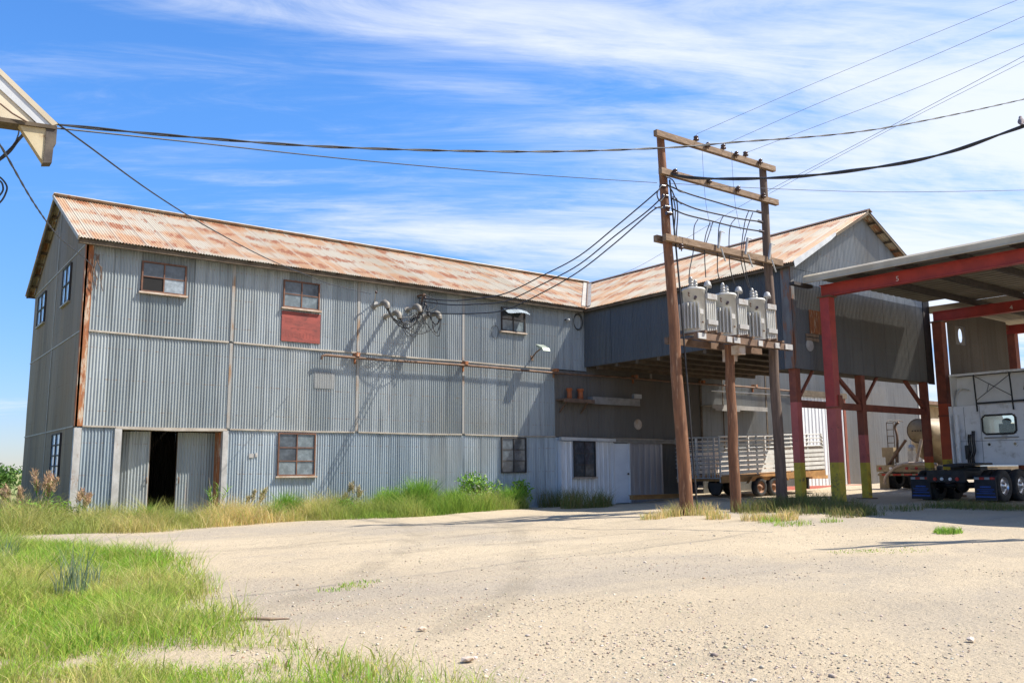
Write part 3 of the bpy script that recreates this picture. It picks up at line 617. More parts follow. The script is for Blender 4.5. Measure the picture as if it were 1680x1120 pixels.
s_ = MB(); s_.tube([(21.2, F-.015, 2.65), (21.2, F-.05, 2.65)], [.19, .17], 14); s_.build('round_cover', M['sill'], wh)
s_ = MB(); s_.box(20.95, 21.3, F-.14, F-.015, 3.53, 3.68); s_.build('junction_box', M['greymetal'], wh)
s_ = MB(); s_.box(27.0, 27.6, F-.03, F-.012, 5.15, 5.75); s_.mark().box(26.3, 26.95, F-.03, F-.012, 4.9, 5.4); s_.pieces('repair_sheet', M['tin'], wh)
s_ = MB(); s_.box(28.9, 29.2, F-.04, F-.012, 3.3, 3.7); s_.build('red_patch', M['rust'], wh)
# the small office front, ribbed sheets with a window and a door
OY = F-.16
def rib(mb, a, b, z0, z1, y, pitch, amp): mb.corr(a, b, lambda u, k, d: (u, y-d, z0+k*(z1-z0)), amp=amp, pitch=pitch, seg=12, jit=.001, prof='rib', sheet=.9, bow=.001)
o_ = MB(); rib(o_, 17.62, 19.83, -.1, 2.03, OY, .20, .022); o_.box(17.60, 17.66, OY-.01, F, -.1, 2.03); o_.box(19.80, 19.86, OY-.02, F, -.1, 2.03); oo = o_.build('office_wall', M['white_rib'], wh)
o_ = MB(); o_.bar((17.55, OY-.05, 2.105), (19.90, OY-.05, 2.085), .12, .10); o_.build('office_trim', M['tin'], oo)
window(18.13, 18.98, .93, 2.0, 2, 3, g_, 'framedark', y=OY-.025, sill=True, parent=wh)
o_ = MB(); rib(o_, 20.72, 22.25, -.05, 2.0, OY+.03, .26, .02); o_.box(20.62, 20.72, OY-.02, F, -.05, 2.0); o_.build('office_wall', M['grey_rib'], wh)
o_ = MB(); o_.box(19.86, 23.2, OY-.06, F, 2.0, 2.10); o_.box(19.86, 23.25, OY-.10, F, 2.10, 2.14); o_.box(23.07, 23.2, OY-.03, F, -.05, 2.0); o_.build('office_trim', M['concrete'], wh)
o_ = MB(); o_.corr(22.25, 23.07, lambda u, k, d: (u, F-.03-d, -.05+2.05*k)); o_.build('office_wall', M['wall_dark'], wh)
o_ = MB(); o_.box(19.90, 20.58, OY-.005, OY+.04, .03, 1.98); do = o_.build('door', M['doorpaint'], wh)
o_ = MB(); o_.ball((20.50, OY-.045, .98), .035); o_.tube([(20.5, OY-.01, .98), (20.5, OY-.04, .98)], .015); o_.build('handle', M['framedark'], do)
o_ = MB(); o_.box(19.86, 19.90, OY-.03, OY+.05, .0, 2.0); o_.mark().box(20.58, 20.62, OY-.03, OY+.05, .0, 2.0); o_.pieces('door_frame', M['white_rib'], do)
# sliding door of ribbed sheets at the right
o_ = MB(); rib(o_, 30.2, 33.5, G(32, F)-.05, 4.05, F-.08, .24, .03); sd = o_.build('door', M['white_rib'], wh)
o_ = MB(); o_.box(29.9, 33.68, F-.2, F-.02, 4.05, 4.28); o_.build('door_header', M['eavewood'], wh)
o_ = MB(); o_.box(33.5, 33.66, F-.12, F-.01, .3, 4.05); o_.build('corner_trim', M['redbrown'], wh)
# ------------------------------------------------------------------ the raised wing
w = MB()
def zlow(y): return 4.47 if y > 13.75 else 3.66
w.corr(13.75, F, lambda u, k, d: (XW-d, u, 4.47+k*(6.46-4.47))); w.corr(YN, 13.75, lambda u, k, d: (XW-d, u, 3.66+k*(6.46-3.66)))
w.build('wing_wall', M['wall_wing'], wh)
w = MB()
for y0, y1, z0, z1, st in ((14.2, 15.3, 4.5, 5.1, 1), (15.0, 15.62, 4.47, 6.0, 0), (19.9, 20.5, 4.5, 6.2, 0), (20.15, 20.5, 4.52, 4.95, 1)):
    w.mark().corr(y0, y1, lambda u, k, d: (XW-.016-d, u, z0+k*(z1-z0)), amp=.009)
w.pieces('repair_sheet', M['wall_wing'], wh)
w = MB(); w.corr(XW, XR, lambda u, k, d: (u, YN-d, 3.66+k*(5.93-3.66))); w.build('wing_end_wall', M['wall_shade'], wh); w = MB(); w.corr(XW, XR, lambda u, k, d: (u, YN-.003-d, 5.925+k*(6.28-5.925))); w.corr(XW, XR, lambda u, k, d: (u, YN-d, 6.29+k*(zwing(u)-.05-6.29)))  # below canopy height the shade is put into the sheet colour
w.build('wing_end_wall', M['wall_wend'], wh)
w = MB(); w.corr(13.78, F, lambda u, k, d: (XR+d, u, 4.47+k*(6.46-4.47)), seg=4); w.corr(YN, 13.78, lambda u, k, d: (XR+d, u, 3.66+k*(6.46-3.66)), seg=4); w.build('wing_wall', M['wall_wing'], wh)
w = MB(); w.box(XW+.02, XR-.02, 13.8, F-.05, 4.47, 4.53); w.box(XW+.02, XR-.02, YN+.03, 13.8, 3.66, 3.72); w.box(XW+.02, XR-.02, 13.76, 13.8, 3.72, 4.53)
for yy in np.arange(14.3, 21, .9): w.box(XW+.03, XR-.03, yy-.06, yy+.06, 4.36, 4.47)
w.build('wing_floor', M['eavewood'], wh)
w = MB(); w.box(XW-.03, XW+.12, YN-.03, YN-.01, 3.66, 6.3); w.box(XW-.035, XW-.012, YN-.03, YN+.26, 3.66, 6.3); w.build('corner_trim', M['cornerdark'], wh)
w = MB(); w.box(XR-.34, XR+.03, YN-.035, YN-.018, 3.6, 6.9); w.build('corner_trim', M['framedark'], wh)
w = MB(); w.box(19.55, 20.05, YN-.03, YN-.012, 4.62, 5.25); w.build('red_patch', M['rust'], wh)
w = MB(); w.box(19.35, 19.9, YN-.04, YN-.012, 4.42, 4.50); w.mark().box(19.35, 19.9, YN-.04, YN-.012, 4.53, 4.60); w.pieces('wall_board', M['oldwood'], wh)
w = MB(); w.tube([(19.5, YN-.014, 4.30), (19.5, YN-.03, 4.30)], .16, 14); w.build('round_cover', M['corner_tin'], wh)
wy0 = 12.84
r = MB(); r.corr(wy0, 25.2, lambda u, k, d: (18.6+k*(WX-18.6), u, zwing(18.6+k*(WX-18.6))+.02+d), seg=5); wr = r.build('wing_roof', M['roof_y'], wh)
r = MB(); r.corr(wy0, 25.2, lambda u, k, d: (26.0-k*(26.0-WX), u, zwing(26.0-k*(26.0-WX))+.02+d), seg=4); wr2 = r.build('wing_roof', M['roof_y'], wh)
rc = MB(); rc.bar((WX-.06, wy0-.02, WZ+.03), (WX-.06, 25, WZ+.03), .16, .025, (-SW, 0, 1)); rc.bar((WX+.06, wy0-.02, WZ+.03), (WX+.06, 25, WZ+.03), .16, .025, (SW, 0, 1)); rc.build('ridge_cap', M['steelbrown'], wr)
fl_ = MB(); fl_.prism([(18.58, wy0-.01, zwing(18.58)+.05), (20.55, wy0-.01, zwing(20.55)+.05), (20.55, wy0-.01, zwing(20.55)-.04), (20.3, wy0-.01, zwing(20.3)-.08), (18.62, wy0-.01, zwing(18.62)-.14)], (0, .012, 0)); fl_.build('rake_trim', M['tin'], wr)
e = MB(); e.bar((20.6, wy0+.03, zwing(20.6)-.04), (WX, wy0+.03, WZ-.04), .04, .07); e.bar((25.95, wy0+.03, zwing(25.95)-.04), (WX, wy0+.03, WZ-.04), .04, .07)
for i in range(9):
    xx = 22.7+i*.4; e.bar((xx, wy0+.06, zwing(xx)-.035), (xx, YN, zwing(xx)-.035), .04, .06)
e.build('gable_rafter', M['eavewood'], wh)
e = MB(); e.box(18.64, 18.70, wy0+.05, 21.0, zwing(18.64)-.09, zwing(18.64)-.02); e.box(18.70, XW-.012, wy0+.3, 21.1, 6.30, 6.34)
e.build('eave_board', M['eavewood'], wh)
# valley flashing where the two roofs meet
va = MB(); ya = 20.9; 
def vp_(y): # x of the valley at y
    return WX-(WZ-zroof(y))/SW
p0 = Vector((vp_(20.95), 20.95, zroof(20.95)+.055)); p1 = Vector((vp_(24.9), 24.9, zroof(24.9)+.055))
va.prism([p0+Vector((-.22, 0, .0)), p0, p1, p1+Vector((-.22, 0, 0))], (0, 0, .008)); va.prism([p0+Vector((0, -.02, 0)), p0+Vector((0, -.22, 0.004)), p1+Vector((0, -.22, 0.004)), p1+Vector((0, -.02, 0))], (0, 0, .008)); va.build('valley_flashing', M['flash'], ro)
va = MB(); va.tube([p0+Vector((-.02, -.02, .03)), p1+Vector((-.02, -.02, .03))], .015, 6); va.build('valley_seam', M['steelbrown'], ro)
# posts and bracing under the wing end
def painted(mb_list, x0, x1, y0, y1, zs, mats, parent, name='post'):
    first = None
    for (za, zb), mt in zip(zip(zs, zs[1:]), mats):
        mb = MB(); mb.box(x0, x1, y0, y1, za, zb-.0005)
        o = mb.build(name if first is None else 'painted_band', M[mt], parent if first is None else first); first = first or o
    return first
for xx, wd_, zb in ((18.97, .20, 2.80), (21.95, .19, 2.02), (25.36, .19, 1.45)):
    g0 = G(xx, YN+.05); p = painted(None, xx-wd_/2, xx+wd_/2, YN+.02, YN+.02+wd_, (3.66, zb, 1.27, g0-.1)[::-1], ('yellow', 'pink' if xx < 25 else 'orange', 'redbrown'), wh)
    bp = MB(); bp.box(xx-.2, xx+.2, YN-.07, YN+.31, g0-.05, g0+.03); bp.build('base_plate', M['steelbrown'], p)
q = MB()
for a, b in ((19.08, 21.85), (22.05, 25.26)): q.mark().box(a, b, YN+.05, YN+.17, 2.68, 2.86)
q.pieces('brace_beam', M['redbrown'], wh)
for a, b, t in ((19.05, 19.75, 0), (22.02, 22.8, 0), (21.88, 20.7, 1), (25.28, 24.3, 1)):
    mb = MB(); mb.bar((a, YN+.11, 2.86), (b, YN+.11, 3.66), .09 if t else .06, .09 if t else .06); mb.build('diagonal_brace', M['redbrown'], wh)

# ------------------------------------------------------------------ annex with the rounded roof at the right
ax_ = thing('rounded_shed', 'grey corrugated shed with a rounded roof edge beyond the red posts', 'shed', (36.8, F, .45))
prof = [(33.72, 5.72), (34.7, 5.72), (36.6, 5.66), (38.6, 5.48), (39.5, 5.28), (40.0, 5.02)]
pz = lambda u: float(np.interp(u, [q[0] for q in prof], [q[1] for q in prof]))
w = MB(); w.corr(33.72, 40.0, lambda u, k, d: (u, F+.02-d, .3+k*(pz(u)-.3)), amp=.009); w.build('shed_wall', M['wall_far'], ax_)
w = MB(); w.prism([(q[0], F-.05, q[1]+.0) for q in prof]+[(q[0], F-.05, q[1]+.07) for q in prof[::-1]], (0, 7, 0)); w.build('roof', M['tin'], ax_)
w = MB(); w.corr(F+.02, 28, lambda u, k, d: (40.0+d, u, .3+k*4.7), seg=4); w.build('shed_wall', M['wall_far'], ax_)
w = MB(); w.box(39.93, 40.04, F-.02, F+.06, .35, 5.0); w.build('corner_trim', M['corner_tin'], ax_)
# low tan building further right
hx = thing('tan_outbuilding', 'low tan outbuilding with a timber roof overhang behind the last red post', 'outbuilding', (50, 27, .4))
w = MB(); w.corr(44.5, 58, lambda u, k, d: (u, 27-d, .2+k*4.6), amp=.01, pitch=.12); w.build('front_wall', M['tan'], hx)
w = MB(); w.corr(27, 35, lambda u, k, d: (44.5-d, u, .2+k*4.6), amp=.01, pitch=.12); w.build('side_wall', M['tan'], hx)
w = MB(); w.prism([(43.6, 25.6, 4.75), (43.6, 25.6, 4.95), (43.6, 35.6, 6.0), (43.6, 35.6, 5.8)], (15.5, 0, 0)); w.build('roof', M['steelbrown'], hx)

# ------------------------------------------------------------------ canopy
cn = thing('steel_canopy', 'open red steel canopy with painted posts and a sloping sheet roof over the parked truck', 'canopy', (19.35, 12.55, .2))
zc = lambda y: 5.80-.012*(12.7-y)           # top of the cross beams
def bent(xc, mark, zs, cols, wid, yfar=-4.0, ypost=12.55):
    b = MB(); zt = zc(ypost+.1); zf = zc(yfar)
    def I(z0a, z0b, w, h): b.bar((xc, ypost+.14, z0a), (xc, yfar, z0b), w, h)
    I(zt-.01, zf-.01, .19, .02); I(zt-.15, zf-.15, .05, .26); I(zt-.295, zf-.295, .19, .02)
    bo = b.build('beam', M['red'], cn)
    g0 = G(xc, ypost)
    p = painted(None, xc-wid/2, xc+wid/2, ypost-wid/2, ypost+wid/2, zs, cols, cn)
    bp = MB(); bp.box(xc-wid, xc+wid, ypost-wid, ypost+wid, g0-.04, g0+.035); bp.box(xc-wid*.7, xc+wid*.7, ypost-wid*.7, ypost+wid*.7, zt-.34, zt-.306); bp.build('base_plate', M['steelbrown'], p)
    bb = MB(); bb.box(xc-wid/2-.025, xc+wid/2+.025, ypost-wid/2-.02, ypost+wid/2+.02, 2.62, 2.66); bb.box(xc+.02, xc+wid/2+.05, ypost-wid/2-.03, ypost-wid/2-.001, 2.66, 2.95); bb.build('post_collar', M['redbrown'], p)
    p2 = MB(); p2.box(xc-wid/2, xc+wid/2, yfar-.1, yfar+.1, -.1, zf-.3); p2.build('post', M['red'], cn)
    text_mesh(mark[0], .17, 'chalk_mark', M['chalk'], bo, Matrix.Translation((xc-.10, mark[1], zc(mark[1])-.24)) @ Matrix.Rotation(radians(-90), 4, 'Z') @ Matrix.Rotation(radians(90), 4, 'X'))
    return bo
g0 = G(19.5, 12.55)
bent(19.5, ('5', 10.62), (g0-.1, 1.27, 2.67, 5.49), ('yellow', 'pink', 'red'), .255)
bent(25.75, ('4', 10.75), (G(25.7, 12.8)-.1, 1.36, 3.0, 5.49), ('yellow', 'orange', 'redbrown'), .28, ypost=12.85)
b = MB()
b.bar((30.35, 12.9, zc(12.9)-.15), (30.35, -4, zc(-4)-.15), .19, .3); b.build('beam', M['red'], cn)
b = MB(); b.box(30.22, 30.48, 12.6, 12.85, .2, 5.5); b.build('post', M['redbrown'], cn)
b = MB(); b.box(30.22, 30.48, -4.1, -3.9, -.1, 5.4); b.build('post', M['redbrown'], cn)
for yy in np.arange(-3.6, 12.6, 1.27):
    b = MB(); zz = zc(yy)+.002
    b.box(19.0, 33.0, yy-.035, yy+.035, zz, zz+.02); b.box(19.0, 33.0, yy-.035, yy-.015, zz+.02, zz+.15); b.box(19.0, 33.0, yy-.035, yy+.035, zz+.15, zz+.165)
    b.build('purlin', M['framedark'], cn)
b = MB()
pit = .3
def cplace(dx): return lambda u, k, d: (u, dx[0]+k*(dx[1]-dx[0]), zc(dx[0]+k*(dx[1]-dx[0]))+.175+d)
b.corr(18.95, 24.8, cplace((-4.5, 12.78)), amp=.03, pitch=pit, seg=10, prof='rib', sheet=.9, bow=.001); b.corr(24.8, 25.65, cplace((-4.5, 11.95)), amp=.03, pitch=pit, seg=10, prof='rib', sheet=.9, bow=.001)
b.corr(25.65, 33.1, cplace((-4.5, 13.7)), amp=.03, pitch=pit, seg=10, prof='rib', sheet=.9, bow=.001)
b.build('roof_sheet', M['soffit'], cn)
b = MB()   # folded trim along the left edge, its lower lip standing proud
ee = [(18.90, 0.02), (18.90, .17), (19.0, .235), (19.02, .235), (18.93, .165), (18.93, .02)]
ya, yb = 12.82, -4.55
b.prism([(x, ya, zc(ya)+z) for x, z in ee], (0, yb-ya, zc(yb)-zc(ya))); b.bar((18.88, ya, zc(ya)+.012), (18.88, yb, zc(yb)+.012), .06, .018)
b.build('edge_trim', M['canopytop'], cn)
b = MB(); b.box(18.5, 19.3, 12.80, 12.95, zc(12.8)-.06, zc(12.8)+.02); b.build('end_channel', M['framedark'], cn)
b = MB()   # hanging sheet behind the truck, with a round hole
hx0, hz0, hr = 26.72, 5.13, .16
NP = 24
ptsc = [(hx0+hr*.72*cos(2*pi*i/NP), hz0+hr*1.35*sin(2*pi*i/NP)) for i in range(NP)]
def sq(i):
    a = 2*pi*i/NP; c_, s__ = cos(a), sin(a); k = 1/max(abs(c_), abs(s__)); return (hx0+.3*c_*k, hz0+.28*s__*k)
vs = []; fs = []
for i in range(NP): vs += [(ptsc[i][0], 12.7, ptsc[i][1]), (sq(i)[0], 12.7, sq(i)[1])]
b.add(vs, [(2*i, 2*((i+1) % NP), 2*((i+1) % NP)+1, 2*i+1) for i in range(NP)])
def pc(x0, x1, z0, z1): b.corr(x0, x1, lambda u, k, d: (u, 12.7-d*.8, z0+k*(z1-z0)), jit=.0, bow=.0)
pc(25.92, hx0-.3, 3.55, 5.86); pc(hx0+.3, 29.9, 3.55, 5.86); pc(hx0-.3, hx0+.3, 3.55, hz0-.28); pc(hx0-.3, hx0+.3, hz0+.28, 5.86)
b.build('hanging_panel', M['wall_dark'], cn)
b = MB(); b.box(25.9, 30.2, 12.74, 12.86, 5.62, 5.80); b.mark().box(25.9, 30.2, 12.74, 12.80, 3.5, 3.58); b.pieces('panel_rail', M['redbrown'], cn)
# ================================================================== THE H-FRAME WITH ITS TRANSFORMERS
HY = 12.2
hf = thing('transformer_pole_frame', 'tall timber frame of three wooden poles with crossarms carrying transformers', 'pole frame', (13.5, HY, G(13.5, HY)))
def polepart(top, base, rt, rb, mat, n=14):
    mb = MB(); top = Vector(top); base = Vector(base); k = 9
    pts = [base.lerp(top, i/(k-1))+Vector((.012*sin(i*1.7), .01*sin(i*2.3+1), 0)) for i in range(k)]
    mb.tube(pts, [rb+(rt-rb)*i/(k-1) for i in range(k)], n); return mb.build('pole', M[mat], hf)
p1 = at(1083, 222, 1, HY); p1b = at(1128, 846, 1, HY); p1b.z -= .2
polepart(p1, p1b, .082, .145, 'pole')
p3 = at(1251, 276, 1, HY+.0); p3b = at(1284, 835, 1, HY); p3b.z -= .2
polepart(p3, p3b, .085, .13, 'pole_grey')
p2 = at(1196, 566, 1, HY); p2b = at(1207, 832, 1, HY); p2b.z -= .2
polepart(p2, p2b, .10, .12, 'pole')
def arm(a, b, y, w=.10, h=.13, mat='arm', name='crossarm'):
    A = at(a[0], a[1], 1, y); B = at(b[0], b[1], 1, y); mb = MB(); mb.bar(A, B, w, h); return mb.build(name, M[mat], hf), A, B
yf = HY-.16
a1, A1, B1 = arm((1075, 218), (1270, 278), yf); a2, A2, B2 = arm((1083, 280), (1275, 333), yf)
a3, A3, B3 = arm((1090, 389), (1282, 432), yf, .10, .14); a4, A4, B4 = arm((1075, 391), (1262, 434), HY+.18, .10, .14)
pf0 = at(1124, 547, 1, yf-.28); pf1 = at(1276, 571, 1, yf-.28)
def beamx(y, z0, z1, x0, x1, mat, name): mb = MB(); mb.box(x0, x1, y-.05, y+.05, z0, z1); return mb.build(name, M[mat], hf)
zpf = 3.93
beamx(HY-.40, zpf-.14, zpf, 13.55, 16.75, 'steelbrown', 'platform_beam'); beamx(HY+.42, zpf-.14, zpf, 13.55, 16.75, 'steelbrown', 'platform_beam')
mb = MB()
for xx in (13.75, 14.25, 14.8, 15.3, 15.85, 16.35): mb.mark().box(xx-.035, xx+.035, HY-.52, HY+.5, zpf+.003, zpf+.05)
mb.pieces('platform_plank', M['steelbrown'], hf)
mb = MB()
for xx, w_ in ((13.68, .24), (14.55, .16), (14.8, .2), (15.6, .14), (16.2, .16), (16.62, .26)): mb.mark().box(xx-w_/2, xx+w_/2, HY-.475, HY-.451, zpf-.13, zpf-.01)
mb.pieces('end_plate', M['plate'], hf)
mb = MB(); mb.box(14.97, 15.2, HY-.36, HY-.16, zpf-.34, zpf-.145); mb.mark().box(15.3, 15.5, HY+.1, HY+.36, zpf-.42, zpf-.145); mb.pieces('bearing_block', M['sill'], hf)
# insulators on the arms
def insul(p, parent, s=1.):
    mb = MB(); p = Vector(p)
    for dz, r in ((0, .018), (.05, .018), (.05, .05), (.075, .062), (.09, .03), (.10, .055), (.13, .05), (.15, .02)): pass
    mb.tube([p+Vector((0, 0, z)) for z in (0, .05, .052, .085, .09, .105, .11, .14, .155, .165)], [.014*s, .014*s, .062*s, .055*s, .032*s, .032*s, .05*s, .05*s, .028*s, .005], 10)
    return mb.build('insulator', M['insul'], parent)
def on_arm(A, B, px, dz): 
    f = (px-P2(A)[0])/(P2(B)[0]-P2(A)[0]); q = A.lerp(B, f); q.z += dz; return q
def P2(p):
    d = Vector(p)-EYEV; z = d.dot(FW); return (840+FPX*d.dot(R2)/z, 560-FPX*d.dot(U2)/z)
ins_top = {}
for px in (1137, 1181, 1219): q = on_arm(A1, B1, px, .065); insul(q, a1, 1.1); ins_top[px] = q+Vector((0, 0, .13))
for px in (1150, 1197, 1239): q = on_arm(A1, B1, px, -.06); q.y -= .10; insul(q, a1, .9)
for px in (1153, 1200, 1244): q = on_arm(A2, B2, px, -.06); q.y -= .10; insul(q, a2, .95)
insul(on_arm(A2, B2, 1100, -.02)+Vector((0, -.1, -.06)), a2); insul(on_arm(A3, B3, 1112, -.24)+Vector((0, -.05, 0)), a3)
# fuse cutouts and brackets on the lower arms
for px in (1168, 1213, 1254):
    q = on_arm(A3, B3, px, .03); mb = MB(); mb.tube([q+Vector((-.03, -.10, -.05)), q+Vector((.05, -.12, .34))], .028, 8); mb.tube([q+Vector((.05, -.12, .34)), q+Vector((.16, -.14, .33))], .012, 6); mb.tube([q+Vector((.02, -.14, -.05)), q+Vector((.10, -.18, -.34))], .018, 6); mb.build('fuse_cutout', M['porc'], a3)
# conduit down the first pole, spool rack
mb = MB(); mb.tube([p1+Vector((.14, -.10, -1.0)), p1.lerp(p1b, .4)+Vector((.16, -.10, 0)), p1b+Vector((.17, -.12, .25))], .02, 6); mb.build('ground_conduit', M['cable'], hf)
mb = MB()
for k, (px, py) in enumerate(((1086, 306), (1090, 322), (1093, 340), (1096, 350))):
    q = at(px, py, 1, HY-.14); mb.mark().tube([q+Vector((-.05, 0, 0)), q+Vector((.07, -.02, 0))], .045, 8)
mb.pieces('spool_insulator', M['insul'], hf)
mb = MB()
for px, py in ((1246, 348), (1248, 364), (1250, 380)):
    q = at(px, py, 1, HY-.11); mb.mark().tube([q+Vector((-.10, -.01, 0)), q+Vector((.05, 0, 0))], .035, 8)
mb.pieces('spool_insulator', M['insul'], hf)
# transformers
def make_transformer(xc):
    zb = zpf+.055
    tr = thing('pole_transformer', 'cream pole transformer', 'transformer', (xc, HY, zb), 'transformers on the pole platform')
    mb = MB(); mb.tube([(xc, HY, zb), (xc, HY, zb+.02), (xc, HY, zb+.93), (xc, HY, zb+.935), (xc, HY, zb+.965), (xc, HY, zb+.97)], [.225, .235, .235, .252, .252, .23], 28); mb.build('tank', M['tank'], tr)
    mb = MB(); mb.tube([(xc, HY, zb+.972), (xc, HY, zb+.985), (xc, HY, zb+1.0)], [.245, .235, .12], 28); mb.build('lid', M['tank'], tr)
    # ribbed cooler on the left
    mb = MB()
    for i in range(8):
        a = radians(140+i*14); c_, s_ = cos(a), sin(a); mb.bar((xc+c_*.28, HY+s_*.28, zb+.08), (xc+c_*.28, HY+s_*.28, zb+.64), .024, .10, (c_, s_, 0))
    mb.build('radiator', M['tank'], tr)
    # radiator bank in front on the right
    bx_, by_ = xc+.265, HY-.23; mb = MB()
    for i in range(5): mb.tube([(bx_-.13+i*.065, by_, zb+.05), (bx_-.13+i*.065, by_, zb+.80)], .024, 8)
    mb.box(bx_-.14, bx_+.14, by_+.04, by_+.07, zb+.05, zb+.8)
    ra = mb.build('radiator', M['tank'], tr)
    mb = MB(); mb.box(bx_-.155, bx_+.155, by_-.06, by_+.08, zb+.74, zb+.86); mb.mark().box(bx_-.155, bx_+.155, by_-.06, by_+.08, zb+.19, zb+.29); mb.pieces('header', M['corner_tin'], ra)
    for dx, dy, hgt in ((-.13, -.05, .23), (.10, .03, .21)):
        z0 = zb+.98; mb = MB(); mb.tube([(xc+dx, HY+dy, z0+z) for z in (0, .04, .045, .07, .075, .10, .105, .13, .135, .16, .165, hgt, hgt+.02)], [.045, .045, .055, .055, .042, .042, .055, .055, .042, .042, .05, .03, .012], 10); mb.build('bushing', M['porc'], tr)
    z0 = zb+.93; mb = MB(); mb.tube([(xc+.26, HY-.12, z0-.02), (xc+.29, HY-.14, z0+.10), (xc+.30, HY-.14, z0+.11), (xc+.30, HY-.14, z0+.14), (xc+.30, HY-.14, z0+.22), (xc+.30, HY-.14, z0+.25)], [.02, .02, .09, .085, .06, .015], 12); mb.build('arrester', M['porc'], tr)
    mb = MB(); mb.box(xc-.09, xc+.01, HY-.245, HY-.225, zb+.40, zb+.50); mb.build('rating_plate', M['plate'], tr)
    mb = MB()
    for a in (200, 340): c_, s_ = cos(radians(a)), sin(radians(a)); mb.mark().tube([(xc+c_*.25, HY+s_*.25, zb+.84), (xc+c_*.31, HY+s_*.31, zb+.86), (xc+c_*.31, HY+s_*.31, zb+.80), (xc+c_*.25, HY+s_*.25, zb+.78)], .012, 6)
    mb.pieces('lifting_lug', M['steelbrown'], tr)
    mb = MB(); mb.tube([(xc-.18, HY-.19, zb+.72), (xc-.24, HY-.26, zb+.74)], .03, 8); mb.build('low_voltage_bushing', M['insul'], tr)
    mb = MB(); mb.tube([(xc+.18, HY-.16, zb+.03), (xc+.18, HY-.44, zb+.02)], .03, 8); mb.ball((xc-.05, HY-.27, zb+.22), .022); mb.build('drain_valve', M['steelbrown'], tr)
    return tr
t1 = make_transformer(14.0); t2 = copy_tree(t1); t2.location.x += 1.04; t3 = copy_tree(t1); t3.location.x += 2.06
t1['label'] = 'cream transformer on the pole platform, nearest the brown left pole'
t2['label'] = 'cream transformer in the middle of the three, above the short pole'
t3['label'] = 'cream transformer on the pole platform beside the grey right pole'

# ================================================================== WIRES
def sag(A, B, s, n=24):
    A = Vector(A); B = Vector(B); return [A.lerp(B, i/n)-Vector((0, 0, s*4*(i/n)*(1-i/n))) for i in range(n+1)]
def wire(name, pts, r, label, cat='cable', group=None, mat='cable', n=6, twist=None):
    mb = MB()
    if twist:
        for k in range(2):
            ph = pi*k; out = []
            dense = []
            for i in range(len(pts)-1):
                L = (pts[i+1]-pts[i]).length; m_ = max(2, int(L/.07))
                dense += [pts[i].lerp(pts[i+1], j/m_) for j in range(m_)]
            dense.append(pts[-1]); s_ = 0
            for i, p in enumerate(dense):
                if i: s_ += (p-dense[i-1]).length
                out.append(p+Vector((0, cos(ph+s_*twist[0])*twist[1]*.6, sin(ph+s_*twist[0])*twist[1])))
            mb.tube(out, r, 5, False)
    else: mb.tube(pts, r, n, False)
    return mesh_thing(name, mb, M[mat], label, cat, group)
def smooth(pts, n=6):
    out = []; P_ = [pts[0]]+list(pts)+[pts[-1]]
    for i in range(1, len(P_)-2):
        a, b, c, d = P_[i-1], P_[i], P_[i+1], P_[i+2]
        for j in range(n):
            t = j/n; out.append(.5*((2*b)+(c-a)*t+(2*a-5*b+4*c-d)*t*t+(3*b-a-3*c+d)*t**3))
    out.append(P_[-2]); return out
def survey(pxs, A, B): return smooth([onvert(x, y, A, B) for x, y in pxs])
EA = (.89, 6.5)                       # eave corner of the near building
PO = (17.6, 2.4)                      # the utility pole out of sight at the right
wire('twisted_cable', survey([(90, 204), (300, 224), (560, 242), (870, 249), (1085, 243), (1200, 234), (1440, 212), (1680, 163), (1760, 140)], EA, (PO[0]-.6, PO[1]+3)), .0062, 'black twisted service cable spanning from the near eave across the whole sky to the right', twist=(7, .0065))
wire('thin_wire', survey([(88, 210), (300, 232), (600, 264), (850, 285), (1078, 300)], EA, (13.2, HY)), .006, 'thin dark wire from the near eave to the left timber pole, below the twisted cable', 'wire')
wire('thin_wire', survey([(1100, 301), (1250, 309), (1450, 315), (1680, 312), (1760, 308)], (13.2, HY), (24, 4)), .006, 'faint thin wire running right from the left timber pole above the canopy', 'wire', None, 'wire')
wire('service_drop', survey([(90, 200), (140, 236), (250, 316), (345, 375), (440, 425), (508, 453), (548, 468), (608, 482)], EA, (10.9, F-.35)), .007, 'dark service wire dropping from the near eave over the rusty roof to the long wall', 'wire')
wire('service_drop', survey([(-30, 195), (0, 238), (12, 258), (60, 340), (100, 392), (135, 420), (152, 436)], (.62, 6.6), (X0+.2, F-.1)), .0055, 'dark wire running down from the left edge to the rusty corner of the long building', 'wire', twist=(9, .0055))
mb = MB(); mb.tube(survey([(40, 219), (28, 232), (12, 252), (-20, 275)], (1.0, 6.6), (.3, 6.7)), .011, 6, False); mb.tube(survey([(32, 210), (29, 224), (20, 240), (-10, 268)], (1.0, 6.6), (.3, 6.7)), .005, 6, False)
mb.tube(survey([(-20, 282), (0, 291), (11, 305), (9, 318), (0, 332), (-20, 345)], (1.0, 6.6), (.3, 6.7)), .006, 6, False); mb.tube(survey([(-20, 290), (0, 297), (5, 307), (3, 316), (-8, 328)], (1.0, 6.6), (.3, 6.7)), .006, 6, False)
mesh_thing('cable_loop', mb, M['cable'], 'loops of black cable hanging below the near eave at the left edge', 'cable')
thick = survey([(1092, 281), (1115, 289), (1160, 293), (1240, 293), (1330, 288), (1420, 277), (1500, 264), (1570, 246), (1640, 221), (1690, 203), (1760, 174)], (13.2, HY-.2), PO)
wire('bundled_cable', thick, .021, 'thick black bundled cable sagging from the timber frame to the upper right', 'cable', twist=(3, .016))
